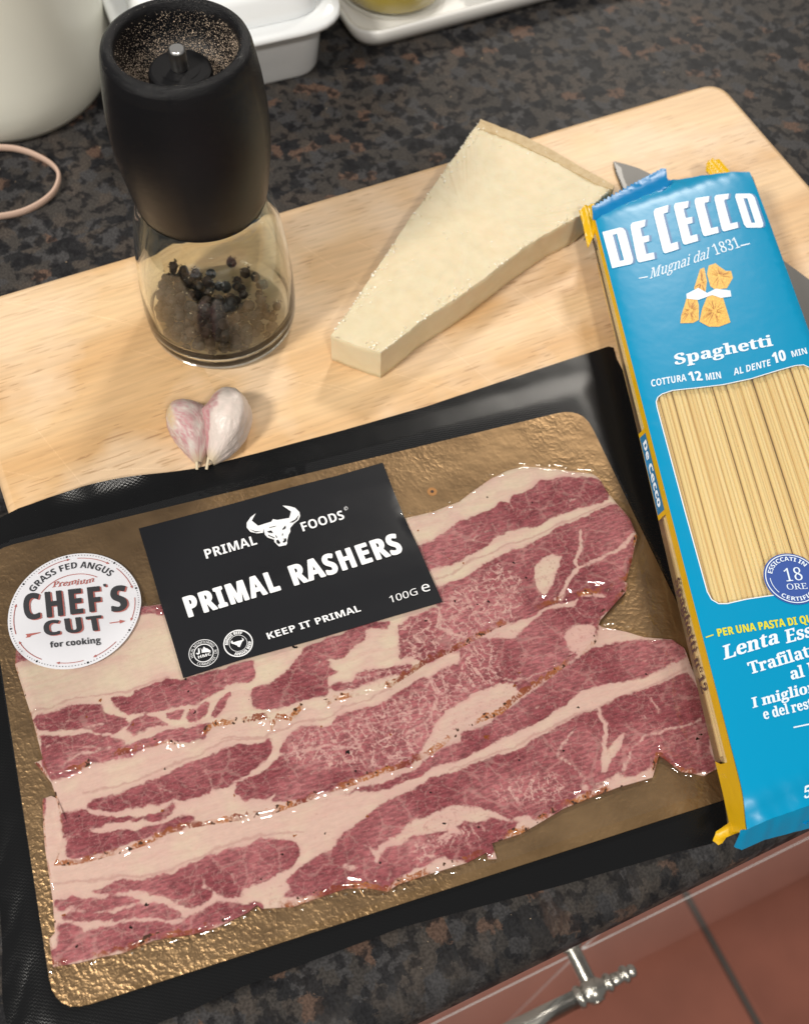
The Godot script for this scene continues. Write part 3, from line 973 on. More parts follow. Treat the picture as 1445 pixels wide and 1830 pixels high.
# ------------------------------------------------------------------ builders
func build_setting() -> void:
	var stone := mat(Color.WHITE, 0.42)
	stone.albedo_texture = granite_picture()
	stone.uv1_triplanar = true
	stone.uv1_scale = Vector3.ONE * 5.0
	var fine := noise_picture(noise(44, 0.11, FastNoiseLite.TYPE_SIMPLEX, 3))
	stone.metallic_specular = 0.13
	var prof := [[-0.62, 0.0], [0.140, 0.0], [0.156, -0.0007], [0.1655, -0.004], [0.170, -0.010], [0.1712, -0.018], [0.1705, -0.028], [0.1675, -0.0345], [0.162, -0.0375], [0.150, -0.038], [-0.62, -0.038]]
	var rings := []
	for x in [-0.8, -0.2, 0.3, 0.95]:
		var ring := PackedVector3Array()
		for q in prof:
			ring.append(Vector3(x, q[1], q[0]))
		rings.append(ring)
	structure("worktop", loft_sharp(rings, [0, 1, 9, 10]), stone)

	# floor: terracotta tiles on dark grout
	var grout := mat(lin(0.085, 0.072, 0.064), 0.9)
	var floor_at := -0.90
	var base := structure("floor", block(Vector3(-1.6, floor_at - 0.06, -0.7), Vector3(2.0, floor_at - 0.004, 2.0), 0.001), grout)
	var size := 0.345
	var gap := 0.0075
	var clay := []
	for k in 3:
		var m := mat([lin(0.33, 0.118, 0.080), lin(0.36, 0.130, 0.088), lin(0.31, 0.110, 0.078)][k], 0.30)
		m.albedo_texture = mottled(50 + k, lin(0.75, 0.75, 0.75), lin(1, 1, 1), 0.01, 256)
		m.uv1_triplanar = true
		m.uv1_scale = Vector3.ONE * 3.0
		clay.append(m)
	var tile := block(Vector3(0, -0.01, 0), Vector3(size - gap, 0.0, size - gap), 0.003)
	for i in range(-3, 4):
		for j in range(-1, 4):
			var o := part("tile", tile, clay[(i * 5 + j * 3 + 30) % 3], base)
			o.position = Vector3(0.378 + gap / 2 + i * size, floor_at, 0.075 + j * size)

func loft_sharp(rings: Array, sharp: Array) -> ArrayMesh:
	# like loft() for an extruded profile, flat where the profile has a corner
	var st := SurfaceTool.new()
	st.begin(Mesh.PRIMITIVE_TRIANGLES)
	var n: int = rings[0].size()
	var g := 0
	for k in n:
		if k in sharp:
			g += 1
		st.set_smooth_group(g)
		var j := (k + 1) % n
		for i in rings.size() - 1:
			for q in [[i, k], [i + 1, j], [i, j], [i, k], [i + 1, k], [i + 1, j]]:
				st.set_uv(Vector2.ZERO)
				st.add_vertex(rings[q[0]][q[1]])
	for e in [0, rings.size() - 1]:
		st.set_smooth_group(50 + e)
		var plan := PackedVector2Array()
		for p in rings[e]:
			plan.append(Vector2(p.z, p.y))
		var tri := Geometry2D.triangulate_polygon(plan)
		for i in range(0, tri.size(), 3):
			for k in ([0, 1, 2] if e else [0, 2, 1]):
				st.set_uv(Vector2.ZERO)
				st.add_vertex(rings[e][tri[i + k]])
	st.generate_normals()
	st.index()
	return turned_out(st.commit())

# closed bodies: make sure that the faces look outwards
func turned_out(m: ArrayMesh) -> ArrayMesh:
	var a := m.surface_get_arrays(0)
	var v: PackedVector3Array = a[Mesh.ARRAY_VERTEX]
	var ids: PackedInt32Array = a[Mesh.ARRAY_INDEX]
	var mid := Vector3.ZERO
	for p in v:
		mid += p / v.size()
	var sum := 0.0
	for k in range(0, ids.size(), 3):
		var p := v[ids[k]]
		var q := v[ids[k + 1]]
		var r := v[ids[k + 2]]
		sum += (p - mid).dot((p - r).cross(p - q))
	if sum >= 0.0:
		return m
	var nn: PackedVector3Array = a[Mesh.ARRAY_NORMAL]
	for k in nn.size():
		nn[k] = -nn[k]
	for k in range(0, ids.size(), 3):
		var t := ids[k + 1]
		ids[k + 1] = ids[k + 2]
		ids[k + 2] = t
	a[Mesh.ARRAY_NORMAL] = nn
	a[Mesh.ARRAY_INDEX] = ids
	var out := ArrayMesh.new()
	out.add_surface_from_arrays(Mesh.PRIMITIVE_TRIANGLES, a)
	return out

func build_cabinet() -> void:
	var t := thing("kitchen_cabinet", "glossy pale cabinet front under the worktop with a metal bar handle", "cabinet", Vector3(0.1, -0.9, 0.0))
	var gloss := mat(lin(0.78, 0.76, 0.74), 0.08)
	gloss.clearcoat_enabled = true
	gloss.clearcoat = 1.0
	gloss.clearcoat_roughness = 0.04
	var dark := mat(lin(0.05, 0.045, 0.04), 0.7)
	var z := 0.155
	part("carcass", block(Vector3(-0.7, -0.77, -0.55), Vector3(0.9, -0.042, z - 0.021), 0.001), dark, t)
	part("plinth", block(Vector3(-0.7, -0.899, -0.55), Vector3(0.9, -0.771, z - 0.07), 0.001), dark, t)
	for k in 2:
		part("drawer_front", block(Vector3(-0.495 + k * 0.6, -0.292, z - 0.02), Vector3(0.102 + k * 0.6, -0.044, z), 0.002), gloss, t)
		part("door", block(Vector3(-0.495 + k * 0.6, -0.765, z - 0.02), Vector3(0.102 + k * 0.6, -0.297, z), 0.002), gloss, t)
	var steel := mat(lin(0.52, 0.50, 0.45), 0.26, 1.0)
	bump(steel, noise_picture(noise(61, 0.05)), 0.05)
	var h := part("handle", lathe_x(PackedVector2Array([Vector2(0.0000, 0.0005), Vector2(-0.0005, 0.0026), Vector2(-0.0020, 0.0036), Vector2(-0.0038, 0.0034), Vector2(-0.0045, 0.0026), Vector2(-0.0050, 0.0042), Vector2(-0.0066, 0.0049), Vector2(-0.0082, 0.0042), Vector2(-0.0086, 0.0030), Vector2(-0.0095, 0.0031), Vector2(-0.0135, 0.0036), Vector2(-0.0145, 0.0030), Vector2(-0.0150, 0.0045), Vector2(-0.0165, 0.0052), Vector2(-0.0180, 0.0045), Vector2(-0.0185, 0.0036), Vector2(-0.0195, 0.0038), Vector2(-0.0220, 0.0062), Vector2(-0.0255, 0.0074), Vector2(-0.0290, 0.0064), Vector2(-0.0312, 0.0044), Vector2(-0.0320, 0.0056), Vector2(-0.0335, 0.0062), Vector2(-0.0350, 0.0055), Vector2(-0.0356, 0.0046), Vector2(-0.0600, 0.0050), Vector2(-0.0900, 0.0054), Vector2(-0.1200, 0.0050), Vector2(-0.1444, 0.0046), Vector2(-0.0351, 0.0046), Vector2(-0.0595, 0.0050), Vector2(-0.0895, 0.0054), Vector2(-0.1195, 0.0050), Vector2(-0.1439, 0.0046), Vector2(-0.1445, 0.0055), Vector2(-0.1460, 0.0062), Vector2(-0.1475, 0.0056), Vector2(-0.1483, 0.0044), Vector2(-0.1505, 0.0064), Vector2(-0.1540, 0.0074), Vector2(-0.1575, 0.0062), Vector2(-0.1600, 0.0038), Vector2(-0.1610, 0.0036), Vector2(-0.1615, 0.0045), Vector2(-0.1630, 0.0052), Vector2(-0.1645, 0.0045), Vector2(-0.1650, 0.0030), Vector2(-0.1660, 0.0036), Vector2(-0.1700, 0.0031), Vector2(-0.1709, 0.0030), Vector2(-0.1713, 0.0042), Vector2(-0.1729, 0.0049), Vector2(-0.1745, 0.0042), Vector2(-0.1750, 0.0026), Vector2(-0.1757, 0.0034), Vector2(-0.1775, 0.0036), Vector2(-0.1790, 0.0026), Vector2(-0.1795, 0.0005)]), 18, Vector3(0.1105, -0.23, 0.1790)), steel, t)
	for x in [0.0850, 0.0850 - 0.128]:
		part("post", tube(PackedVector3Array([Vector3(x, -0.23, z), Vector3(x, -0.23, z + 0.006), Vector3(x, -0.23, z + 0.030)]), 0.0042, 0.0042, 16), steel, h)
		part("collar", tube(PackedVector3Array([Vector3(x, -0.23, z), Vector3(x, -0.23, z + 0.0012), Vector3(x, -0.23, z + 0.0022)]), 0.0056, 0.0056, 18), steel, h)

# turned bar along x: (x, radius) in metres from its right end at `at`
func lathe_x(prof: PackedVector2Array, seg: int, at: Vector3) -> ArrayMesh:
	var rings := []
	for q in prof:
		var ring := PackedVector3Array()
		for k in seg:
			var a := TAU * k / seg
			ring.append(at + Vector3(q.x, cos(a) * q.y, sin(a) * q.y))
		rings.append(ring)
	return turned_out(loft(rings))

func build_board(wood: StandardMaterial3D) -> void:
	var t := thing("chopping_board", "pale wooden chopping board with rounded corners on the dark worktop", "chopping board", Vector3(0.1, 0, -0.03))
	var plan := PackedVector2Array([Vector2(-0.0915, -0.1615), Vector2(-0.0915, 0.098), Vector2(0.2985, 0.098), Vector2(0.2985, -0.1605)])
	var rings := []
	for q in [[0.0, 0.003], [0.0012, 0.0009], [0.003, 0.0], [0.0145, 0.0], [0.0163, 0.0005], [0.0175, 0.0017], [0.018, 0.0034]]:
		var ring := PackedVector3Array()
		for p in rounded(plan, 0.011, 8):
			var mid := Vector2(0.1035, -0.0315)
			var d := p - mid
			var e := Vector2(d.x * (1.0 - q[1] / 0.195), d.y * (1.0 - q[1] / 0.13)) + mid
			ring.append(Vector3(e.x, q[0], e.y))
		rings.append(ring)
	part("slab", turned_out(loft(rings)), wood, t)

func build_pack() -> void:
	var s := slices()
	var t := thing("rasher_pack", "vacuum pack of beef rashers on gold card in black film", "food pack", Vector3(0.01, BOARD, 0.06))
	# black backing film
	var black := mat(lin(0.0065, 0.0068, 0.0075), 0.20)
	black.metallic_specular = 0.34
	var film_line := P([-119.1,-54.1,-106.8,-52.5,-94.5,-50.9,-87.1,-52,-75.5,-51.3,-61.6,-49.4,-38.7,-45.9,-19.9,-42.6,5.2,-40.1,41.8,-36.7,76.2,-34.3,132.5,-33,161,-32.2,162.7,-30.8,160.9,-24.8,158,0,153.9,34.8,149.3,74.5,144.7,114.3,140.9,146.1,89.2,164,75.2,161.4,36.4,155.5,-15.3,146.4,-69.5,142.1,-82.9,142.2,-95,141.4,-124.9,137.9,-137.9,136.2,-135.5,116.4,-128.6,85.3,-125.4,25.9,-120.8,-43])
	var card_q := P([-103.5,-37.9,134.3,-7.6,115.3,155.4,-121.7,127.1])
	var weave := weave_picture()
	bump(black, weave, 0.075)
	var crumple := noise(71, 60.0, FastNoiseLite.TYPE_SIMPLEX, 3)
	var film_top := func(p: Vector2) -> Vector3:
		var d := p - card_at
		var u := d.dot(CARD_U)
		var v := d.dot(CARD_V)
		var out := maxf(maxf(-u, u - 0.2405), maxf(-v, v - 0.167))   # how far off the card
		var y := card_y(p) - 0.0009 - 0.0010 * smooth(0.0, 0.012, out)
		y += 0.00006 * crumple.get_noise_2d(p.x, p.y) * smooth(-0.004, 0.006, out)
		# puckers along the card's edges and a curl at the upper left
		if v < 0.0:
			y += 0.0007 * maxf(0.0, sin(u * 520.0 + 2.0 * sin(u * 90.0))) * smooth(-0.016, -0.004, v) * smooth(0.002, -0.002, v) * smooth(0.10, 0.02, u) * 0.6
			y += 0.0078 * smooth(-0.006, -0.020, v) * exp(-pow((u - 0.052) / 0.024, 2.0))
		if u < 0.0:
			y += 0.0008 * sin(v * 300.0 + u * 500.0) * smooth(0.0, -0.012, u) * smooth(0.02, 0.05, v)
		y -= 0.0055 * smooth(0.010, 0.030, v - 0.167) + 0.0015 * smooth(0.0, 0.03, -u)
		return Vector3(p.x, y, p.y)
	part("backing_film", sheet(film_line, [], 0.0028, film_top, 0.0002, func(p: Vector2) -> Vector2:
		var d := p - card_at
		return Vector2(d.dot(CARD_U), d.dot(CARD_V)) / 0.0176), black, t)
	# gold card
	var gold := mat(lin(0.335, 0.215, 0.108), 0.42, 0.9)
	gold.albedo_texture = mottled(72, lin(0.62, 0.60, 0.58), lin(1, 1, 1), 0.02)
	bump(gold, foil_picture(), 0.6)
	gold.texture_repeat = false
	part("gold_card", sheet(P([-104.7,-27,-104.1,-30.3,-102.8,-32.9,-101.1,-34.8,-98.8,-36.1,-96,-36.6,-92.6,-36.5,123.4,-9,126.7,-8.3,129.3,-7,131.3,-5.2,132.6,-2.9,133.2,-0,133.1,3.3,116.6,144.5,115.9,147.8,114.7,150.4,112.9,152.4,110.6,153.6,107.8,154.2,104.4,154.1,-110.8,128.4,-114.1,127.7,-116.7,126.5,-118.7,124.7,-119.9,122.4,-120.6,119.6,-120.5,116.2]), [], 0.006, func(p: Vector2) -> Vector3: return Vector3(p.x, card_y(p), p.y), 0.0008, card_uv), gold, t)
	var spot := card_at + Vector2(0.1648, 0.0442)
	part("spice_stain", flat([disc(spot, 0.0019, 14)], card_y, 0.00006), mat(lin(0.36, 0.16, 0.04), 0.4), t)
	part("spice_fleck", flat([disc(spot, 0.0007, 7)], card_y, 0.00012), mat(lin(0.03, 0.014, 0.008), 0.6), t)
	# the three slices
	var meat := mat(Color.WHITE, 0.5)
	meat.metallic_specular = 0.12
	meat.albedo_texture = s[3]
	bump(meat, s[4], 0.16)
	meat.subsurf_scatter_enabled = true
	meat.subsurf_scatter_strength = 0.04
	meat.texture_repeat = false
	var names := ["topmost rasher, its end under the round sticker", "middle rasher, strongly marbled", "lowest rasher, along the pack's lower edge"]
	for k in 3:
		var line: PackedVector2Array = s[k]
		part("rasher", sheet(line, [], 0.0021, func(p: Vector2) -> Vector3: return Vector3(p.x, meat_y(p) + 0.00003 * k, p.y), 0.0009, card_uv), meat, t, names[k])
	# clear film drawn over card and meat
	var clear := StandardMaterial3D.new()
	clear.transparency = BaseMaterial3D.TRANSPARENCY_ALPHA
	clear.albedo_color = Color(1, 1, 1, 0.0)
	clear.roughness = 0.05
	bump(clear, noise_picture(noise(74, 0.013, FastNoiseLite.TYPE_SIMPLEX, 3)), 0.16)
	clear.uv1_scale = Vector3(3.1, 2.2, 1)
	var ripple := noise(75, 75.0, FastNoiseLite.TYPE_SIMPLEX, 2)
	var over := func(p: Vector2) -> Vector3:
		var y := meat_y(p) + 0.0005
		var slope := absf(relief_of(relief, p + Vector2(0, 0.0015)) - relief_of(relief, p - Vector2(0, 0.0015))) + absf(relief_of(relief, p + Vector2(0.0015, 0)) - relief_of(relief, p - Vector2(0.0015, 0)))
		y += clampf(slope / 0.0012, 0.0, 1.0) * (0.0002 + 0.0007 * ripple.get_noise_2d(p.x, p.y * 0.6))
		return Vector3(p.x, y, p.y)
	part("clear_film", fine_film(over), clear, t)
	# printed label
	var ink := mat(lin(0.0085, 0.009, 0.0115), 0.30)
	bump(ink, noise_picture(noise(76, 0.010, FastNoiseLite.TYPE_SIMPLEX, 3)), 0.12)
	var white := mat(lin(0.80, 0.81, 0.83), 0.4)
	var label := part("label", sheet(P([-47.9,-23.8,-30.3,-22,-10.8,-20,11.3,-18.1,29.1,-16,48.4,-14.5,46.8,0.5,45.1,17.3,44.3,32.6,43.3,50.9,24.1,48.9,-5.2,46.1,-31.5,43,-51.8,41.4,-50.8,26.7,-49.9,7.9,-48.8,-7.9]), [], 0.0019, func(p: Vector2) -> Vector3: return Vector3(p.x, label_y(p), p.y), 0.00015, card_uv), ink, t, "black printed label across the top of the pack")
	var off := 0.00030
	for it in [["PRIMAL", "sans_bold", P([-28.9,-1.3,-9.4,0.5,-28.6,-5.3])],
		["FOODS", "sans_bold", P([8.2,2.3,24.8,3.5,8.5,-1.7])],
		["©", "sans", P([26,0.1,27.5,0.2,26.3,-1.5])],
		["PRIMAL", "heavy", P([-42.7,20.4,-8.4,23.4,-42.3,11.1])],
		["RASHERS", "heavy", P([-3.6,23.8,38.7,26.9,-2.9,14.6])],
		["KEEP IT PRIMAL", "sans_bold", P([-19.6,39.7,14.8,42.6,-19.6,37.1])],
		["100G", "sans", P([25.8,43.9,36.3,44.7,26.2,41.2])],
		["e", "sans", P([38.3,44.7,41.3,45.1,38.8,40.8])]]:
		line_text(it, label_y, off, white, label)
	part("bull_emblem", flat([P([-5.3,-12.4,-7.8,-11.5,-9.9,-9.8,-10.6,-7.9,-10,-5.6,-8,-4,-5.8,-3.3,-5,-4.9,-4.7,-3.9,-5.4,-2.2,-4.9,-0.6,-3,1.2,-3.3,2.1,-2.8,3.8,-2.4,4.8,0.2,5.3,0.9,4.7,1.6,2.5,3.8,0.4,4.3,-1.1,3.9,-2.9,4.1,-4,4.6,-2.7,6.4,-2.4,8.4,-3.1,9.7,-4.5,10.1,-6.3,9.3,-8.7,7.5,-10.3,5.2,-11.6,6.4,-9.9,7.3,-7.8,6.9,-6.3,5.6,-5.4,4,-5.6,1.1,-6.4,-0.2,-7.4,-1.2,-6.6,-4.1,-6.6,-6.4,-6.9,-7.6,-8.3,-7.8,-10,-6.9,-11.4])], label_y, off), white, label)
	part("bull_lines", flat([P([-4.2,-3.2,-2.6,-2.9,-2.4,-1.5,-3.8,-2.3]),
		P([1.4,-1.8,3.1,-2.8,2.7,-1.5,1.4,-1.4]),
		P([-9.9,-6.7,-8.1,-4.9,-5.8,-4.1,-8.3,-4.5]),
		P([4.8,-3.4,7.4,-3.7,9.4,-5.1,8,-3.4,6.1,-2.9]),
		P([-2.4,1.9,-1.7,1.9,-2.2,3,-1.4,3.6,-2.1,3.9,-2.7,3.1]),
		P([-0.2,2.3,1.3,2.6,0.9,3.9,-0.3,4.1,-0.5,3.5,0.5,3.4,0.6,2.9]),
		P([-4.5,-1.8,-2.5,0.6,-2.8,0.8,-4.3,-1]),
		P([-1.9,-0.7,-1.6,1,-2,0.9]),
		P([0.8,-0.4,0.8,0.5,0.2,1.3]),
		P([-3,-4.5,-0.2,-4.1,-0.6,-3.9,-2.8,-4.2])], label_y, off * 1.7), ink, label)
	var h: Vector3 = Vector3(-42.26, 35.49, 5.10) * 0.001
	var hc := Vector2(h.x, h.y)
	var halal := ring_shape(hc, h.z, 0.00022) + ring_shape(hc, h.z * 0.66, 0.0003) + [P([-43,33.1,-43.5,35.1,-44.2,35.3,-44.8,34.7,-44.5,34.4,-44,34.8,-43.8,34.5,-43.5,33.1]),
		P([-42.5,33,-42.4,34.4,-41.5,33.2,-41.3,33.4,-42,34.6,-40.2,35.4,-40.7,34.7,-41,34.3,-40.6,34.2,-39.7,35.7,-39.9,36,-42.9,35.1,-42.7,34.8])]
	part("round_mark", flat(halal, label_y, off), white, label)
	for it in [["HMC", "sans_bold", P([-44.6,36.8,-40,37.3,-44.5,35.7])]]:
		line_text(it, label_y, off, white, label)
	arc_text("HALAL MONITORING", "sans", hc, h.z * 0.74, -182.0, -12.0, h.z * 0.17, label_y, off, white, label)
	arc_text("COMMITTEE · UK", "sans", hc, h.z * 0.91, 140.0, 5.0, h.z * 0.17, label_y, off, white, label)
	var g: Vector3 = Vector3(-29.92, 36.81, 5.20) * 0.001
	var gc := Vector2(g.x, g.y)
	part("round_mark", flat(ring_shape(gc, g.z * 0.96, 0.00042) + ring_shape(gc, g.z * 0.60, 0.00016) + [P([-28.1,35.2,-27.6,35.9,-27.7,36.5,-28.5,36.8,-28.8,37.1,-29.2,37.6,-29.6,38,-29.9,38.4,-30.5,38,-30.5,37.5,-31.1,36.9,-30.7,36.7,-31.8,36.3,-32.2,35.7,-32,35.1,-31.4,35,-31.7,35.4,-31.5,35.9,-30.7,36.1,-30,35.9,-29.1,36.2,-28.2,36.2,-28,35.8])], label_y, off), white, label)
	arc_text("ANGUS BEEF", "sans_heavy", gc, g.z * 0.67, -168.0, -50.0, g.z * 0.21, label_y, off, white, label)
	arc_text("ANGUS BEEF", "sans_heavy", gc, g.z * 0.88, 128.0, 12.0, g.z * 0.21, label_y, off, white, label)
	# round sticker
	var c: Vector3 = Vector3(-79.1, 0.1, 23.7) * 0.001
	var cc := Vector2(c.x, c.y)
	var paper := mat(lin(0.69, 0.69, 0.735), 0.62)
	var charcoal := mat(lin(0.035, 0.036, 0.042), 0.6)
	charcoal.albedo_texture = mottled(77, lin(0.55, 0.55, 0.55), lin(1, 1, 1), 0.05, 128)
	var red := mat(lin(0.40, 0.115, 0.100), 0.6)
	var sticker := part("round_sticker", sheet(disc(cc, c.z, 72), [], 0.0020, func(p: Vector2) -> Vector3: return Vector3(p.x, label_y(p) + 0.0001, p.y), 0.00015, card_uv), paper, t, "round white sticker on the pack's left side")
	off = 0.00034
	for it in [["CHEF", "fat", P([-96.5,-3.2,-70,4.6,-94.7,-13.8])],
		["'", "fat", P([-66.8,-3.1,-65.8,-3,-66.9,-6.1])],
		["S", "fat", P([-67.2,6.7,-61.5,7.9,-65.1,-3.9])],
		["CUT", "fat", P([-91.4,6.5,-71.6,12.9,-90.7,-0.1])],
		["for cooking", "sans_bold", P([-90.7,12.1,-74,17.5,-90.3,9.7])]]:
		if it[1] == "fat":
			line_text(it, label_y, off, red, sticker, Vector2(0.00045, 0.00042), "lettering_shadow")
		line_text(it, label_y, off * 1.4, charcoal, sticker)
	for it in [["Premium", "script", P([-84.1,-12.3,-69.9,-8,-82.7,-14.7])]]:
		line_text(it, label_y, off, red, sticker)
	arc_text("GRASS FED ANGUS", "sans_bold", cc, 0.01745, -131.0, -29.0, 0.0026, label_y, off, charcoal, sticker)
	var trim := ring_shape(cc, 0.0150, 0.00028, deg_to_rad(-128.0), deg_to_rad(-42.0), 30)
	for q in [[-112, -82], [-72, -42], [-30, -4], [10, 34], [62, 84], [96, 118], [136, 166], [178, 208]]:
		trim += ring_shape(cc, 0.02155, 0.00025, deg_to_rad(q[0]), deg_to_rad(q[1]), 14)
		var tip := cc + Vector2.from_angle(deg_to_rad(q[1])) * 0.02155
		var dir := Vector2.from_angle(deg_to_rad(q[1] + 90.0))
		trim.append(PackedVector2Array([tip + dir * 0.0012, tip + dir.orthogonal() * 0.0005, tip - dir.orthogonal() * 0.0005]))
	part("trim_lines", flat(trim + [P([-69,10.7,-65.6,11.6,-65.4,11,-63.6,12.4,-65.7,12.6,-65.7,12,-69,11.1]),
		P([-97.5,2.4,-96.1,2.8,-95.7,3.4,-92.4,4,-92.5,4.3,-95.7,3.9,-96.4,4.3,-97.8,3.9,-97.1,3.4])], label_y, off), red, sticker)
	var dots := []
	for k in 132:
		if k % 17 == 0:
			dots.append(disc(cc + Vector2.from_angle(TAU * k / 132.0) * 0.0228, 0.00042, 8))
		else:
			dots.append(disc(cc + Vector2.from_angle(TAU * k / 132.0) * 0.0228, 0.00019, 5))
	part("dotted_border", flat(dots, label_y, off), charcoal, sticker)

func fine_film(top: Callable) -> ArrayMesh:
	var nx := 300
	var ny := 210
	var v := PackedVector3Array()
	var nn := PackedVector3Array()
	var uv := PackedVector2Array()
	for j in ny + 1:
		for i in nx + 1:
			var p := card_at + CARD_U * (0.2405 * i / nx) + CARD_V * (0.1665 * j / ny)
			v.append(top.call(p))
			uv.append(card_uv(p))
	for j in ny + 1:
		for i in nx + 1:
			var dx := v[j * (nx + 1) + mini(i + 1, nx)] - v[j * (nx + 1) + maxi(i - 1, 0)]
			var dz := v[mini(j + 1, ny) * (nx + 1) + i] - v[maxi(j - 1, 0) * (nx + 1) + i]
			nn.append(dz.cross(dx).normalized())
	var ids := PackedInt32Array()
	for j in ny:
		for i in nx:
			var q := Vector2(minf(i, nx - i) * 0.0008, minf(j, ny - j) * 0.0008)
			if q.x < 0.010 and q.y < 0.010 and Vector2(0.010 - q.x, 0.010 - q.y).length() > 0.010:
				continue
			var k := j * (nx + 1) + i
			ids.append_array([k, k + 1, k + nx + 1, k + 1, k + nx + 2, k + nx + 1])
	var a := []
	a.resize(Mesh.ARRAY_MAX)
	a[Mesh.ARRAY_VERTEX] = v
	a[Mesh.ARRAY_NORMAL] = nn
	a[Mesh.ARRAY_TEX_UV] = uv
	a[Mesh.ARRAY_INDEX] = ids
	var m := ArrayMesh.new()
	m.add_surface_from_arrays(Mesh.PRIMITIVE_TRIANGLES, a)
	return m

func build_mill() -> void:
	var at := Vector3(0.0167, BOARD, -0.1125)
	var t := thing("pepper_mill", "black topped glass pepper mill half full of peppercorns", "pepper mill", at)
	var up := at
	# glass jar: outer and inner wall
	var glass := StandardMaterial3D.new()
	glass.transparency = BaseMaterial3D.TRANSPARENCY_ALPHA
	glass.albedo_color = Color(0.97, 0.98, 0.96, 0.05)
	glass.roughness = 0.02
	var outer := [Vector2(0, 0.4), Vector2(26, 0.2), Vector2(29.0, 0.7), Vector2(30.8, 2.4), Vector2(31.4, 6), Vector2(31.6, 14), Vector2(31.2, 26), Vector2(30.2, 38), Vector2(28.6, 50), Vector2(26.8, 60), Vector2(24.2, 68), Vector2(22.5, 73), Vector2(22.2, 78)]
	var wall := [Vector2(0, 0.4), Vector2(26, 0.2), Vector2(29.0, 0.7), Vector2(30.8, 2.4), Vector2(31.4, 6), Vector2(31.6, 14), Vector2(31.2, 26), Vector2(30.2, 38), Vector2(28.8, 50), Vector2(27.2, 60), Vector2(25.0, 67), Vector2(22.9, 72), Vector2(22.2, 78), Vector2(20.2, 78), Vector2(20.8, 72), Vector2(22.9, 66.5), Vector2(25.2, 59), Vector2(26.9, 49.5), Vector2(28.3, 37.5), Vector2(29.3, 26), Vector2(29.6, 14), Vector2(29.0, 6.5), Vector2(27.0, 4.4), Vector2(20, 3.6), Vector2(0, 3.2)]
	glass.albedo_color = Color(0.97, 0.985, 0.965, 0.0)
	glass.refraction_enabled = true
	glass.refraction_scale = 0.047
	glass.roughness = 0.0
	part("glass_jar", turned_out(lathe(wall, 72, up)), glass, t)
	# cap
	var plastic := mat(lin(0.006, 0.006, 0.007), 0.27)
	plastic.metallic_specular = 0.34
	bump(plastic, noise_picture(noise(81, 0.16, FastNoiseLite.TYPE_SIMPLEX, 3)), 0.10)
	plastic.uv1_scale = Vector3(5, 3, 1)
	var cap := [Vector2(20.4, 68.0), Vector2(23.2, 67.7), Vector2(24.0, 68.4), Vector2(25.2, 73), Vector2(26.2, 80), Vector2(27.5, 90), Vector2(28.0, 100), Vector2(27.7, 110), Vector2(26.8, 120), Vector2(25.6, 128), Vector2(24.9, 132.0), Vector2(24.2, 133.9), Vector2(22.6, 134.9), Vector2(20.9, 134.5), Vector2(20.2, 133.0), Vector2(20.0, 131), Vector2(19.4, 126), Vector2(17.6, 121.5), Vector2(14.5, 118.6), Vector2(10, 117.2), Vector2(0, 117)]
	var body := part("cap", lathe(cap, 80, up), plastic, t)
	# pepper dust clinging inside the cup
	var r := rng(21)
	var dust := SurfaceTool.new()
	dust.begin(Mesh.PRIMITIVE_TRIANGLES)
	dust.set_smooth_group(-1)
	var cup := [Vector2(20.0, 132.2), Vector2(19.4, 126), Vector2(17.6, 121.5), Vector2(14.5, 118.6), Vector2(10, 117.2)]
	for k in 15000:
		var f := pow(r.randf(), 0.75) * 3.999
		var i := int(f)
		var q: Vector2 = cup[i].lerp(cup[i + 1], f - i)
		var a := r.randf() * TAU
		if r.randf() > 0.55 + 0.42 * cos(a + 0.5):
			if f < 1.6:
				continue
		grit(dust, Vector3(cos(a) * q.x, q.y + 0.05, sin(a) * q.x) * 0.001 + up, r.randf_range(0.00012, 0.00034), r)
	for k in 420:
		var a := r.randf() * TAU
		var q := Vector2(21.0, 134.6).lerp(Vector2(24.4, 133.6), r.randf())
		grit(dust, Vector3(cos(a) * q.x, q.y + 0.1, sin(a) * q.x) * 0.001 + up, r.randf_range(0.00006, 0.00016), r)
	for k in 160:
		var a := r.randf() * TAU
		var y := r.randf_range(75, 130)
		grit(dust, Vector3(cos(a) * 28.1, y, sin(a) * 28.1) * 0.001 + up, 0.00007, r)
	dust.generate_normals()
	var sand := mat(lin(0.46, 0.36, 0.27), 0.9)
	var d := part("pepper_dust", dust.commit(), sand, t)
	d.set_meta("kind", "stuff")
	# knurled adjusting nut with ridged rim
	var nut_rings := []
	for q in [[10.3, 117.3], [10.7, 118.2], [10.7, 122.8], [10.3, 123.9], [9.4, 124.5]]:
		var ring := PackedVector3Array()
		for k in 96:
			var a := TAU * k / 96
			var rr: float = q[0] * (0.93 if k % 4 < 2 and q[1] < 123.0 else 1.0)
			ring.append(Vector3(cos(a) * rr, q[1], sin(a) * rr) * 0.001 + up)
		nut_rings.append(ring)
	var nutm := mat(lin(0.008, 0.008, 0.009), 0.5)
	nutm.metallic_specular = 0.3
	part("adjusting_nut", turned_out(loft_flat(nut_rings)), nutm, t)
	part("nut_mark", flat(ring_shape(Vector2(up.x, up.z), 0.0066, 0.0004, 0.3, 1.3, 12) + ring_shape(Vector2(up.x, up.z), 0.0066, 0.0004, 1.9, 2.9, 12), func(_p: Vector2) -> float: return up.y + 0.1245, 0.0002), nutm, t)
	# threaded stud
	var stud := [Vector2(0.0, 132.2), Vector2(2.3, 132.2), Vector2(2.3, 132.2), Vector2(2.85, 131.6)]
	for k in 9:
		stud.append(Vector2(2.9, 131.1 - k * 0.75))
		stud.append(Vector2(2.45, 130.75 - k * 0.75))
	stud.append(Vector2(2.7, 123.4))
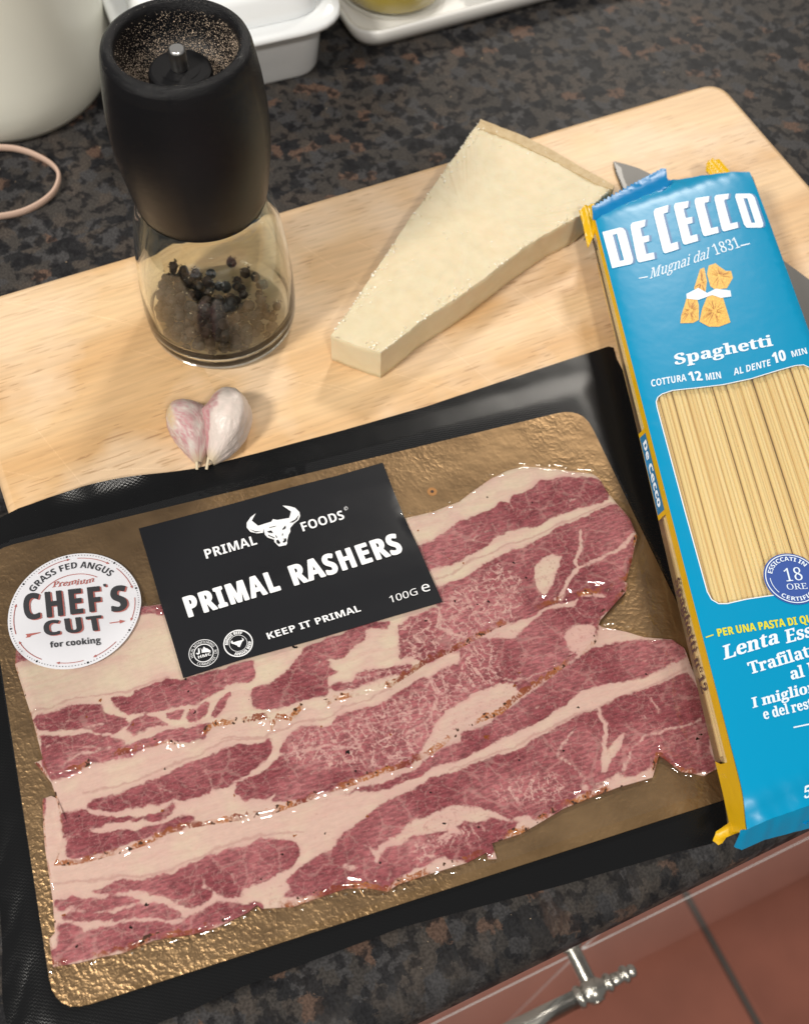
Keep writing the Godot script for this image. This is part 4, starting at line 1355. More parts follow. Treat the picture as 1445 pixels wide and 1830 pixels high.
	part("threaded_stud", turned_out(lathe(stud, 28, up)), mat(lin(0.70, 0.69, 0.67), 0.30, 1.0), t)

	# the peppercorns: dropped one by one into the jar, most of them against its left side
	var corn := []
	for k in 4:
		corn.append(peppercorn(90 + k))
	var skins := [mat(lin(0.020, 0.013, 0.010), 0.62), mat(lin(0.032, 0.018, 0.012), 0.62), mat(lin(0.050, 0.026, 0.016), 0.7), mat(lin(0.013, 0.010, 0.009), 0.5)]
	var rest: Array[Vector3] = []
	for n in 190:
		var rad := r.randf_range(1.75, 2.5)
		var best := Vector3.ZERO
		var found := false
		for tries in 14:
			var a := deg_to_rad(r.randfn(146.0, 62.0))
			var rr := 26.4 * sqrt(r.randf_range(0.02, 1.0))
			if n > 176:
				a = r.randf() * TAU
				rr = r.randf_range(4, 26)
			var p := Vector3(cos(a) * rr, 4.0 + rad, sin(a) * rr)
			if p.x * p.x + p.z * p.z < 500.0:
				p.y = 3.5 + rad
			for q in rest:
				var dd := Vector2(p.x - q.x, p.z - q.z).length_squared()
				if dd < 20.0:
					p.y = maxf(p.y, q.y + sqrt(20.0 - dd))
			if (n > 176 or p.x * 0.8 - p.z * 0.6 < 5.0) and p.y < 27.0 and Vector2(p.x, p.z).length() < lerpf(26.4, 23.0, clampf((p.y - 12.0) / 28.0, 0.0, 1.0)) and (not found or p.y < best.y):
				best = p
				found = true
		if not found:
			continue
		rest.append(best)
		var o := MeshInstance3D.new()
		o.name = numbered("peppercorn")
		o.mesh = corn[n % 4]
		o.material_override = skins[r.randi() % 4]
		add_child(o)
		o.position = at + best * 0.001
		o.rotation = Vector3(r.randf() * TAU, r.randf() * TAU, 0)
		o.scale = Vector3.ONE * rad * 0.001
		o.set_meta("label", "dark wrinkled peppercorn lying in the glass jar of the mill")
		o.set_meta("category", "peppercorn")
		o.set_meta("group", "peppercorns in the pepper mill")
	# cracked bits and pale flakes between them
	for set in [["cracked_pepper", 1500, mat(lin(0.085, 0.046, 0.026), 0.85), 0.00025, 0.0010], ["pale_flakes", 110, mat(lin(0.62, 0.52, 0.38), 0.8), 0.0003, 0.0007]]:
		var st := SurfaceTool.new()
		st.begin(Mesh.PRIMITIVE_TRIANGLES)
		st.set_smooth_group(-1)
		for k in set[1]:
			var q: Vector3 = rest[r.randi() % rest.size()]
			var off := Vector3(r.randfn(0, 1), absf(r.randfn(0, 1)) + 0.3, r.randfn(0, 1)).normalized() * 2.3
			var p := q + off
			var lim := Vector2(p.x, p.z)
			if lim.length() > 27.6:
				lim = lim.normalized() * 27.6
			grit(st, Vector3(lim.x, maxf(p.y, 4.6), lim.y) * 0.001 + at, r.randf_range(set[3], set[4]), r)
		st.generate_normals()
		var bits := MeshInstance3D.new()
		bits.name = set[0]
		bits.mesh = st.commit()
		bits.material_override = set[2]
		add_child(bits)
		bits.set_meta("kind", "stuff")
		bits.set_meta("label", "brown cracked pepper among the peppercorns in the jar" if set[0] == "cracked_pepper" else "pale husk flakes among the peppercorns in the jar")
		bits.set_meta("category", "pepper bits")

func grit(st: SurfaceTool, at: Vector3, s: float, r: RandomNumberGenerator) -> void:
	var p := []
	for k in 4:
		p.append(at + Vector3(r.randf_range(-1, 1), r.randf_range(-0.7, 0.9), r.randf_range(-1, 1)) * s)
	for q in [[0, 1, 2], [0, 2, 3], [0, 3, 1], [1, 3, 2]]:
		for i in q:
			st.set_uv(Vector2.ZERO)
			st.add_vertex(p[i])

func peppercorn(n: int) -> ArrayMesh:
	var f := noise(n, 1.5, FastNoiseLite.TYPE_SIMPLEX, 2)
	f.fractal_type = FastNoiseLite.FRACTAL_RIDGED
	var rings := []
	for i in 11:
		var b := PI * i / 10.0
		var ring := PackedVector3Array()
		for k in 14:
			var a := TAU * k / 14
			var d := Vector3(sin(b) * cos(a), cos(b), sin(b) * sin(a))
			ring.append(d * (0.94 + 0.13 * f.get_noise_3d(d.x, d.y, d.z)))
		rings.append(ring)
	return turned_out(loft(rings, true, false))

func build_cheese() -> void:
	var t := thing("cheese_wedge", "pale hard cheese wedge with cut tip lying on the chopping board", "cheese", Vector3(0.13, BOARD, -0.11))
	var line := P([162.7,-161.7,167.9,-154,176.7,-142.6,183.7,-130.4,191,-114.8,196.2,-106,198.9,-100,186.3,-94.4,175.4,-90.4,160.8,-87.4,148.1,-83.5,135.3,-79.1,122.6,-74.4,110.4,-70.2,98.6,-66.5,87.2,-63.1,75.5,-58.8,65.1,-54.9,58.4,-61.4,54,-66.7,50.1,-71,55.7,-75.3,67.5,-85,83.5,-99.1,99.4,-112.2,115.7,-125.1,132.9,-139,142.2,-145.9,154.2,-155.8])
	var lump := noise(101, 90.0, FastNoiseLite.TYPE_SIMPLEX, 4)
	var slow := noise(102, 18.0, FastNoiseLite.TYPE_SIMPLEX, 3)
	var paste := mat(Color.WHITE, 0.56)
	paste.albedo_texture = mottled(103, lin(0.64, 0.525, 0.335), lin(0.70, 0.60, 0.41), 0.014)
	paste.uv1_triplanar = true
	paste.uv1_scale = Vector3.ONE * 14.0
	paste.subsurf_scatter_enabled = true
	paste.subsurf_scatter_strength = 0.12
	bump(paste, noise_picture(noise(104, 0.03, FastNoiseLite.TYPE_SIMPLEX, 5)), 0.045)
	# body: rings of the outline from the board up, its cut faces rough
	var ring2 := dense(line, 0.0017)
	var n := ring2.size()
	var rings := []
	var mid := Vector2.ZERO
	for p in ring2:
		mid += p / n
	var lift := 0.0169
	for q in [[0.0, 0.0011], [0.0006, 0.0002], [0.003, 0.0], [0.006, 0.0001], [0.009, 0.0], [0.012, 0.0001], [0.0150, 0.0], [0.0164, 0.0001], [lift, 0.0004]]:
		var ring := PackedVector3Array()
		for k in n:
			var a := ring2[(k + n - 1) % n]
			var b := ring2[(k + 1) % n]
			var out := (b - a).orthogonal().normalized()
			if out.dot(ring2[k] - mid) < 0.0:
				out = -out
			var y: float = q[0]
			var p: Vector2 = ring2[k] + out * (-q[1] + 0.00042 * lump.get_noise_3d(ring2[k].x, y * 1.6, ring2[k].y) + 0.0005 * slow.get_noise_3d(ring2[k].x, y * 0.4, ring2[k].y))
			ring.append(Vector3(p.x, BOARD + y + (0.0004 * lump.get_noise_2d(p.x * 2.0, p.y * 2.0) if y > 0.015 else 0.0), p.y))
		rings.append(ring)
	var corners := []
	for k in n:
		var d0 := (ring2[k] - ring2[(k + n - 2) % n]).angle()
		var d1 := (ring2[(k + 2) % n] - ring2[k]).angle()
		if absf(angle_difference(d0, d1)) > 0.75:
			corners.append(k)
	part("cut_side", turned_out(loft(rings, true, true, corners)), paste, t)
	var top_line := PackedVector2Array()
	for p in rings[-1]:
		top_line.append(Vector2(p.x, p.z))
	var edge := rings[-1] as PackedVector3Array
	var face := func(p: Vector2) -> Vector3:
		var y := BOARD + lift + 0.0004 * lump.get_noise_2d(p.x * 2.0, p.y * 2.0) + 0.0005 * slow.get_noise_2d(p.x, p.y)
		for e in edge:
			if absf(e.x - p.x) < 0.00001 and absf(e.z - p.y) < 0.00001:
				return e
		return Vector3(p.x, y, p.y)
	part("top_face", sheet(top_line, [], 0.0021, face, 0.0), paste, t)
	# rind along the wide end
	var rindm := mat(Color.WHITE, 0.5)
	rindm.albedo_texture = mottled(105, lin(0.42, 0.29, 0.135), lin(0.56, 0.43, 0.24), 0.02)
	rindm.uv1_triplanar = true
	rindm.uv1_scale = Vector3.ONE * 20.0
	bump(rindm, noise_picture(noise(106, 0.06)), 0.25)
	part("rind", sheet(P([162.8,-162,168.2,-154.7,177,-143.2,184.1,-131,191.2,-115.1,196.3,-106.3,198.9,-100,196.8,-98.1,191.5,-105,186.1,-115.4,179.5,-128,172.3,-139.6,165.2,-149.8,158.8,-157.9]), [], 0.0017, func(p: Vector2) -> Vector3: return Vector3(p.x, BOARD + lift + 0.0007 + 0.0003 * lump.get_noise_2d(p.x, p.y), p.y), 0.0172), rindm, t)
	# crumbs and crystals along the cut edges
	var st := SurfaceTool.new()
	st.begin(Mesh.PRIMITIVE_TRIANGLES)
	st.set_smooth_group(-1)
	var r := rng(33)
	for k in 900:
		var e: Vector3 = edge[r.randi() % n]
		if slow.get_noise_2d(e.x * 3.0, e.z * 3.0) < -0.15:
			continue
		var s := r.randf_range(0.0002, 0.00085)
		grit(st, e.lerp(Vector3(mid.x, e.y, mid.y), pow(r.randf(), 3.0) * 0.16) + Vector3(0, s * 0.4, 0), s, r)
	for k in 26:
		var e: Vector3 = edge[r.randi() % n]
		grit(st, e.lerp(Vector3(mid.x, BOARD + lift, mid.y), r.randf_range(0.1, 1.0)) + Vector3(0, 0.0003, 0), r.randf_range(0.0004, 0.0008), r)
	st.generate_normals()
	var c := part("crumbs", st.commit(), mat(lin(0.86, 0.82, 0.70), 0.7), t)
	c.set_meta("kind", "stuff")

func loft_out(rings: Array) -> ArrayMesh:
	return turned_out(loft(rings, true, true))

func build_garlic() -> void:
	var skin := mat(Color.WHITE, 0.38)
	skin.vertex_color_use_as_albedo = true
	bump(skin, noise_picture(noise(111, 0.03, FastNoiseLite.TYPE_SIMPLEX, 4)), 0.10)
	skin.uv1_scale = Vector3(2, 1, 1)
	clove(skin, [Vector2(-14.0, -73.0), Vector2(-15.0, -68.0), Vector2(-15.4, -62), Vector2(-15.8, -55), Vector2(-16.6, -48.6), Vector2(-17.6, -43.6)], 8.9, 17.0, 0.66, "left clove", "pink skinned garlic clove with a yellowish flank, left of the pair", 1)
	clove(skin, [Vector2(-3.0, -70.0), Vector2(-0.6, -64.6), Vector2(-0.4, -58.0), Vector2(-3.6, -51.2), Vector2(-8.4, -45.8), Vector2(-13.2, -42.2)], 10.6, 19.0, 0.05, "right clove", "white and pink garlic clove with a pale root stub, right of the pair", 2)

func clove(m: StandardMaterial3D, axis: Array, half: float, tall: float, tint: float, _note: String, label: String, n: int) -> void:
	var t := thing("garlic_clove", label, "garlic clove", Vector3(axis[2].x * 0.001, BOARD, axis[2].y * 0.001), "garlic cloves on the chopping board")
	var curve := Curve2D.new()
	for k in axis.size():
		var d: Vector2 = (axis[mini(k + 1, axis.size() - 1)] - axis[maxi(k - 1, 0)]) / 6.0
		curve.add_point(axis[k], -d, d)
	var len := curve.get_baked_length()
	var f := noise(120 + n, 0.9, FastNoiseLite.TYPE_SIMPLEX, 4)
	var st := SurfaceTool.new()
	st.begin(Mesh.PRIMITIVE_TRIANGLES)
	st.set_smooth_group(0)
	var ns := 44
	var na := 60
	var pos := []
	var col := []
	for i in ns + 1:
		var s := float(i) / ns
		var c := curve.sample_baked(s * len)
		var d := (curve.sample_baked(minf(s + 0.02, 1.0) * len) - curve.sample_baked(maxf(s - 0.02, 0.0) * len)).normalized()
		var side := Vector2(-d.y, d.x)
		var w := half * pow(sin(PI * clampf(pow(s, 0.62), 0.0, 1.0)), 0.62) if s < 0.42 else half * lerpf(1.0, 0.13, pow((s - 0.42) / 0.58, 1.9))
		if s < 0.42:
			w = half * pow(smooth(-0.02, 0.42, s), 0.42)
		if i == 0:
			w = 0.2
		var rp := []
		var rc := []
		for k in na:
			var a := TAU * k / na
			var x := cos(a)
			var y := sin(a)
			# a flat side towards the other clove, a crest on top
			var sx := signf(x) * pow(absf(x), 0.85)
			var inner := (x > 0.0) if n == 2 else (x < 0.0)   # which side faces the neighbour
			var ww := w * (0.92 if inner else 1.0)
			var hh := tall * 0.5 * pow(w / half, 0.8)
			var wr := 1.0 + 0.018 * f.get_noise_3d(x * 4.0, y * 4.0, s * 3.5) + 0.05 * smooth(0.45, 1.0, s) * f.get_noise_3d(x * 7.0, y * 7.0, s * 11.0)
			var ridge := (1.0 + 0.085 * cos(3.0 * (a - (1.15 if n == 1 else 1.9)))) * (1.0 + 0.014 * cos(a * 11.0 + f.get_noise_1d(s * 2.0) * 3.0))
			var p := c + side * sx * ww * wr * ridge
			var h := maxf(0.0, hh * (0.92 + y * wr * ridge))
			rp.append(Vector3(p.x * 0.001, BOARD + h * 0.001 + 0.0001, p.y * 0.001))
			var line := 0.5 + 0.5 * f.get_noise_2d(a * 7.0 + 2.0 * f.get_noise_1d(s * 3.0), s * 0.9 + 31.0)
			var pink := Color(0.50, 0.235, 0.25)
			var pale := Color(0.76, 0.69, 0.62)
			var share := clampf(0.48 + 1.3 * (line - 0.45) + 0.5 * f.get_noise_2d(s * 4.0, 9.0 + a), 0.0, 1.0)
			if n == 2:
				# white papery skin over the outer half, torn along a line; pink below it
				var torn := x * 0.9 + 0.35 - s * 0.9 + 0.25 * f.get_noise_2d(a * 2.0, s * 5.0)
				share = lerpf(0.85, 0.12, smooth(-0.08, 0.02, -torn + 0.28)) if x < 0.6 else 0.7
				share = lerpf(0.90, 0.16, smooth(0.02, -0.10, torn - 0.25)) * (0.35 + 1.25 * line)
			else:
				var husk := smooth(0.30, 0.55, x) * smooth(0.95, 0.75, x) * smooth(0.12, 0.28, s) * smooth(0.68, 0.5, s) * clampf(line * 2.0, 0.0, 1.0)
				pale = pale.lerp(Color(0.66, 0.50, 0.28), husk)
				share *= 1.0 - 0.8 * husk
			share = clampf(share, 0.0, 1.0)
			var cc := pale.lerp(pink, share) * (0.72 + 0.34 * line)
			if s > 0.90:
				cc = cc.lerp(Color(0.60, 0.48, 0.30), (s - 0.90) * 8.0)
			rc.append(cc)
		pos.append(rp)
		col.append(rc)
	for i in ns:
		for k in na:
			var j := (k + 1) % na
			for q in [[i, k], [i + 1, j], [i, j], [i, k], [i + 1, k], [i + 1, j]]:
				st.set_uv(Vector2(float(q[1]) / na, float(q[0]) / ns))
				st.set_color(col[q[0]][q[1]])
				st.add_vertex(pos[q[0]][q[1]])
	st.generate_normals()
	st.index()
	part("skin", turned_out(st.commit()), m, t)
	# dry tail at the tip, and the root stub of the right one
	var e: Vector2 = axis[-1]
	var dry := mat(lin(0.62, 0.52, 0.36), 0.7)
	var tail := PackedVector3Array()
	for k in 6:
		tail.append(Vector3((e.x - k * (0.3 if n == 1 else 0.5)) * 0.001, BOARD + (3.6 - k * 0.5) * 0.001, (e.y - 1.5 + k * 0.7) * 0.001))
	part("dry_tail", turned_out(tube(tail, 0.0006, 0.0004, 8)), dry, t)
	if n == 2:
		var stub := []
		var g := noise(131, 900.0)
		for i in 7:
			var ring := PackedVector3Array()
			for k in 12:
				var a := TAU * k / 12
				var rr: float = [1.2, 1.8, 1.7, 1.9, 2.2, 1.7, 0.4][i] * (1.0 + 0.3 * sin(k * 2.3 + i * 1.7))
				ring.append(Vector3((6.0 + i * 0.45) * 0.001, BOARD + 0.0055 + sin(a) * rr * 0.001, (-53.5 - i * 0.12 + cos(a) * rr) * 0.001))
			stub.append(ring)
		part("root_stub", turned_out(loft(stub)), mat(lin(0.72, 0.66, 0.54), 0.75), t)

func pasta_depth(s: float) -> float:   # how far down the packet's left flank reaches before it turns under
	return 0.0055 + 0.0080 * smooth(0.0, 260.0, s)

func pasta_side_y(p: Vector2) -> float:
	var q := pasta_local(p)
	var d := clampf(-q.x / 1.5, 0.0, 1.0)
	return pasta_y(pasta_xy(0.0, q.y)) - 0.00022 - pasta_depth(q.y) * d

func build_pasta() -> void:
	var t := thing("spaghetti_packet", "blue and yellow spaghetti packet with a clear window showing the pasta", "pasta packet", Vector3(pasta_xy(38, 130).x, 0.0215, pasta_xy(38, 130).y))
	var blue := mat(lin(0.0, 0.255, 0.475), 0.30)
	blue.metallic_specular = 0.34
	bump(blue, noise_picture(noise(141, 0.011, FastNoiseLite.TYPE_SIMPLEX, 3)), 0.045)
	blue.uv1_triplanar = true
	blue.uv1_scale = Vector3.ONE * 12.0
	var yellow := mat(lin(0.70, 0.42, 0.004), 0.34)
	yellow.heightmap_enabled = true
	yellow.heightmap_texture = blue.heightmap_texture
	yellow.heightmap_scale = 0.02
	yellow.uv1_triplanar = true
	yellow.uv1_scale = Vector3.ONE * 12.0
	var clear := StandardMaterial3D.new()
	clear.transparency = BaseMaterial3D.TRANSPARENCY_ALPHA
	clear.albedo_color = Color(1, 1, 1, 0.03)
	clear.roughness = 0.12
	var on_top := func(p: Vector2) -> Vector3: return Vector3(p.x, pasta_y(p), p.y)
	var on_side := func(p: Vector2) -> Vector3: return Vector3(p.x, pasta_side_y(p), p.y)
	var local := func(a: Array) -> PackedVector2Array:
		var out := PackedVector2Array()
		for i in range(0, a.size(), 2):
			out.append(pasta_xy(a[i], a[i + 1]))
		return out
	# printed front with its window
	var front: PackedVector2Array = local.call([0, 0, 8, -4.5, 17.3, -9, 27, -14.6, 35.7, -19.5, 39.9, -20.9, 54.5, -21.7, 74.3, -21.4, 74.6, -13, 75.6, 10, 75.6, 68, 75.6, 160, 75.6, 245, 40, 254, 20.7, 257.5, 9, 260, 0.2, 262.5, 0, 180, 0, 90])
	var window: PackedVector2Array = local.call([5.0, 103, 5.2, 100.2, 6.2, 98.2, 8.2, 96.8, 12.6, 95.6, 21.5, 95.3, 32.7, 94.6, 44.5, 92.6, 57, 89.2, 64, 87.4, 67.5, 87.2, 69.6, 88.6, 70.4, 91.5, 70.4, 120, 70.4, 175, 69.8, 180.5, 67, 183.2, 60, 184.4, 44, 185.0, 28.3, 185.6, 18.1, 186.3, 11, 187.3, 8.2, 187.0, 6.2, 185.2, 5.4, 182, 5.1, 150])
	var panel := part("front_panel", sheet(front, [window], 0.0022, on_top, 0.0), blue, t)
	part("window_film", sheet(window, [], 0.0035, func(p: Vector2) -> Vector3: return Vector3(p.x, pasta_y(p) - 0.00005, p.y), 0.0), clear, t)
	var white := mat(lin(0.78, 0.82, 0.87), 0.4)
	part("window_outline", flat(ribbon(dense(window, 0.004), 0.00036), pasta_y, 0.00012), white, panel)
	# flank: yellow edge, clear strip, blue name tag, yellow ends
	part("yellow_edge", sheet(local.call([0.1, 0, 0.1, 60, 0.1, 130, 0.1, 200, 0.1, 262.5, -0.55, 262.3, -0.55, 200, -0.55, 130, -0.6, 60, -0.6, 2]), [], 0.0009, on_side, 0.0), yellow, t)
	part("flank_film", sheet(local.call([-0.6, 8, -0.6, 60, -0.55, 130, -0.55, 200, -0.55, 240, -1.5, 238, -1.5, 200, -1.5, 130, -1.5, 60, -1.5, 8]), [], 0.0009, on_side, 0.0), clear, t)
	part("yellow_flank_end", sheet(local.call([-0.6, 2, -0.6, 8, -1.5, 8, -1.5, 2]), [], 0.0007, on_side, 0.0), yellow, t)
	part("yellow_flank_end", sheet(local.call([-0.55, 240.5, -0.55, 262, -1.3, 260, -1.5, 252, -1.5, 237.5, -1.1, 239.6, -0.8, 240.2]), [], 0.0008, on_side, 0.0), yellow, t)
	part("turned_under_film", sheet(local.call([-1.5, 2, -1.5, 60, -1.5, 130, -1.5, 200, -1.5, 258, 6, 250, 6, 4]), [], 0.004, func(p: Vector2) -> Vector3:
		var q := pasta_local(p)
		var e := pasta_side_y(pasta_xy(-1.5, q.y))
		return Vector3(p.x, lerpf(e, 0.0225, clampf((q.x + 1.5) / 7.5, 0.0, 1.0)), p.y), 0.0), mat(lin(0.34, 0.235, 0.10), 0.5), t)
	var navy := mat(lin(0.02, 0.19, 0.40), 0.35)
	part("yellow_frame", sheet(local.call([-0.5, 109.5, -0.5, 147.5, -1.5, 146.5, -1.5, 108.5]), [], 0.0009, func(p: Vector2) -> Vector3: return on_side.call(p) + Vector3(0, 0.0003, 0), 0.0), yellow, t)
	var tag := part("name_tag", sheet(local.call([-0.62, 111.5, -0.62, 145.5, -1.5, 144.5, -1.5, 110.5]), [], 0.0009, func(p: Vector2) -> Vector3: return on_side.call(p) + Vector3(0, 0.0007, 0), 0.0), navy, t)
	lettering("De Cecco", "sans_heavy", func(x: float, y: float): return pasta_xy(-1.30 + 0.50 * y, 114.0 + 28.5 * x), pasta_side_y, 0.0011, white, tag)
	var brown := mat(lin(0.08, 0.035, 0.03), 0.5)
	lettering("Spaghetti n°12", "serif_heavy", func(x: float, y: float): return pasta_xy(-1.30 + 0.50 * y, 172.0 + 43.0 * x), pasta_side_y, 0.0006, brown, panel)
	# right flank, underside and sealed ends
	part("right_flank", sheet(local.call([75.3, -20, 75.6, 60, 75.6, 160, 75.6, 246, 79.5, 243, 80.0, 160, 80.0, 60, 79.0, -18]), [], 0.0025, func(p: Vector2) -> Vector3:
		var q := pasta_local(p)
		return Vector3(p.x, maxf(0.0215, pasta_y(pasta_xy(75.5, q.y)) - 0.0048 * maxf(0.0, q.x - 75.5)), p.y), 0.0), yellow, t)
	part("underside", sheet(local.call([6.0, 4, 6.0, 250, 79.0, 243, 79.0, -18, 40, -17]), [], 0.012, func(p: Vector2) -> Vector3: return Vector3(p.x, 0.0216, p.y), 0.0), yellow, t)
	part("near_end", sheet(local.call([-1.5, 262.2, 0.2, 262.5, 9, 260, 20.7, 257.5, 40, 254, 75.6, 245, 77.5, 249, 41, 258.4, 21, 262.0, 9, 264.0, 1.0, 266.2, -2.2, 265.5]), [], 0.0013, func(p: Vector2) -> Vector3:
		var q := pasta_local(p)
		var edge := 262.5 - 0.235 * q.x
		return Vector3(p.x, pasta_y(p - pasta_s * maxf(0.0, q.y - edge) * 0.001) - 0.0030 * maxf(0.0, q.y - edge) - 0.0003 * absf(sin(q.x * 0.8)), p.y), 0.0), blue, t)
	part("far_end", sheet(local.call([0, 0, 17.3, -9, 35.7, -19.5, 39.9, -20.9, 54.5, -21.7, 74.3, -21.4, 74, -25, 54, -25, 39, -24.5, 34, -23, 16, -12.5, -1, -3.5]), [], 0.0015, func(p: Vector2) -> Vector3:
		var q := pasta_local(p)
		var edge := -0.52 * q.x if q.x < 38.0 else -20.9
		var d := maxf(0.0, edge - q.y)
		return Vector3(p.x, maxf(0.0225, pasta_y(p + pasta_s * d * 0.001) - 0.0045 * d), p.y), 0.0), blue, t)
	var fin := mat(lin(0.0, 0.19, 0.46), 0.36)
	var teeth := func(a: Vector2, b: Vector2, n: int, depth: float) -> PackedVector2Array:
		var out := PackedVector2Array()
		var side := (b - a).orthogonal().normalized() * depth
		for k in n:
			out.append(a.lerp(b, float(k) / n))
			out.append(a.lerp(b, (k + 0.5) / n) + side)
		return out
	var seal: PackedVector2Array = P([175.1, -79.6])
	seal.append_array(teeth.call(Vector2(0.1773, -0.0851), Vector2(0.2185, -0.0938), 19, 0.0009))
	seal.append_array(P([219.3, -93.0, 217.0, -88.2, 219.3, -86.3, 212, -83.2, 194.5, -80.6]))
	part("seal_strip", sheet(seal, [], 0.0012, func(p: Vector2) -> Vector3:
		var q := pasta_local(p)
		var d := -0.52 * q.x - q.y
		return Vector3(p.x, 0.0442 + 0.0004 * sin(d * 2.6) - 0.0020 * smooth(2.0, -4.0, d), p.y), 0.00025), fin, t)
	part("yellow_tab", sheet(P([173.0, -88.1, 177.6, -89.8, 180.9, -88.8, 178.6, -82.6, 172.6, -73.2, 166.8, -68.4, 171.0, -80.0]), [], 0.0012, func(p: Vector2) -> Vector3:
		return Vector3(p.x, 0.0412 + 0.0008 * sin(pasta_local(p).x * 1.7) - 0.0010 * smooth(-84.0, -70.0, p.y * 1000.0), p.y), 0.00025), yellow, t)
	part("yellow_tab", sheet(P([244.0, -88.0, 245.0, -94.2, 247.4, -98.8, 250.0, -100.5, 253.1, -100.7, 254.7, -98.0, 254.5, -88.0]), [], 0.0010, func(p: Vector2) -> Vector3:
		return Vector3(p.x, 0.032 + 0.0009 * sin(p.x * 2600.0), p.y), 0.00025), yellow, t)
	part("yellow_tab", sheet(P([85.9, 164.4, 88.1, 162.4, 92.7, 161.8, 98.0, 160.6, 101.5, 158.6, 103.5, 162.0, 99.2, 166.9, 96, 166.0, 92.6, 165.6, 90.0, 165.4, 87.9, 166.4, 86.4, 166.4]), [], 0.0010, func(p: Vector2) -> Vector3:
		var q := pasta_local(p)
		return Vector3(p.x, 0.0288 + 0.0018 * smooth(-8.0, 3.0, q.x) + 0.0006 * sin(q.y * 1.9 + q.x * 0.5), p.y), 0.00025), yellow, t)
	var flap := PackedVector2Array(P([96.9, 165.9, 119.9, 165.0, 143.0, 166.0]))
	flap.append_array(teeth.call(Vector2(0.1430, 0.1800), Vector2(0.0975, 0.1668), 22, 0.0007))
	part("seal_strip", sheet(flap, [], 0.0016, func(p: Vector2) -> Vector3:
		return Vector3(p.x, 0.0318 + 0.0003 * sin(p.y * 3000.0) - 0.02 * maxf(0.0, p.y - 0.168), p.y), 0.00025), fin, t)
	# pasta strands, one by one
	var strand_m := []
	for k in 4:
		strand_m.append(mat([lin(0.72, 0.515, 0.215), lin(0.75, 0.55, 0.25), lin(0.68, 0.47, 0.19), lin(0.73, 0.525, 0.225)][k], 0.5))
		strand_m[k].subsurf_scatter_enabled = true
		strand_m[k].subsurf_scatter_strength = 0.10
	var path := PackedVector3Array()
	for k in 14:
		path.append(Vector3(0, 0, lerpf(-0.116, 0.112, k / 13.0)))
	var strand := turned_out(tube(path, 0.00099, 0.00096, 12))
	var bent := PackedVector3Array()
	for k in 14:
		bent.append(Vector3(0.0007 * sin(k * 0.24), 0.0003 * sin(k * 0.33), lerpf(-0.115, 0.111, k / 13.0)))
	var strand2 := turned_out(tube(bent, 0.00097, 0.00094, 12))
	var r := rng(61)
	var yaw := atan2(pasta_s.x, pasta_s.y)
	var place := func(tt: float, y: float, n: int) -> void:
		var o := MeshInstance3D.new()
		o.name = "spaghetti_strand"
		o.mesh = strand2 if n % 3 == 0 else strand
		o.material_override = strand_m[r.randi() % 4]
		t.add_child(o, true)
		var q := pasta_xy(tt, 128.0 - 0.16 * tt + r.randf_range(-2.5, 2.5))
		o.position = Vector3(q.x, y, q.y) - t.position
		o.rotation = Vector3(-0.0062 + r.randfn(0, 0.0010), yaw + r.randfn(0, 0.0016), r.randf() * TAU if n % 3 else 0.0)
	for k in 39:
		place.call(2.1 + k * 1.84 + r.randf_range(-0.25, 0.25), 0.0423 + r.randf_range(-0.0005, 0.0001), k)
	for k in 39:
		place.call(3.0 + k * 1.84 + r.randf_range(-0.2, 0.2), 0.0413 + r.randf_range(-0.0002, 0.0002), k)
	for k in 4:
		place.call(1.1 - k * 0.10, 0.0388 - k * 0.00195, k)
	for k in 3:
		place.call(2.9 - k * 0.10, 0.0380 - k * 0.00195, k + 1)
	part("pasta_core", sheet(local.call([1.4, 14, 1.4, 239, 74, 226, 74, 2]), [], 0.012, func(p: Vector2) -> Vector3: return Vector3(p.x, 0.0404, p.y), 0.014), strand_m[2], t).set_meta("kind", "stuff")
	# print on the front
	var pale := mat(lin(0.70, 0.80, 0.90), 0.4)
	var shade := mat(lin(0.015, 0.13, 0.33), 0.4)
	var off := 0.00016
	var letters := []
	for it in [["D", P([175.2,-71.6,184.9,-70.2,178.2,-50.2,168.8,-52.1])],
		["E", P([188,-70.9,195.1,-70,187.6,-48.9,179.6,-50])],
		["C", P([201.1,-73.9,208.7,-73.7,199.8,-49.8,192.1,-49.9])],
		["E", P([211.1,-73.6,218.1,-72.3,209.9,-50.6,202.4,-50.9])],
		["C", P([221.1,-72.8,228.1,-71.4,220.6,-51.2,212.9,-51.8])],
		["C", P([230.2,-71,237,-69.5,230.1,-50.5,222,-51])],
		["O", P([239.3,-68.5,247.7,-65.8,240.8,-46.6,232.5,-49.4])]]:
		letters += brand_letter(it[0], it[1])
	var shifted := []
	for q in letters:
		var w := PackedVector2Array()
		for p in q:
			w.append(p + Vector2(0.0011, 0.0002))
		shifted.append(w)
	part("name_shadow", flat(shifted, pasta_y, off), shade, panel)
	part("name_lettering", flat(letters, pasta_y, off * 1.9), pale, panel)
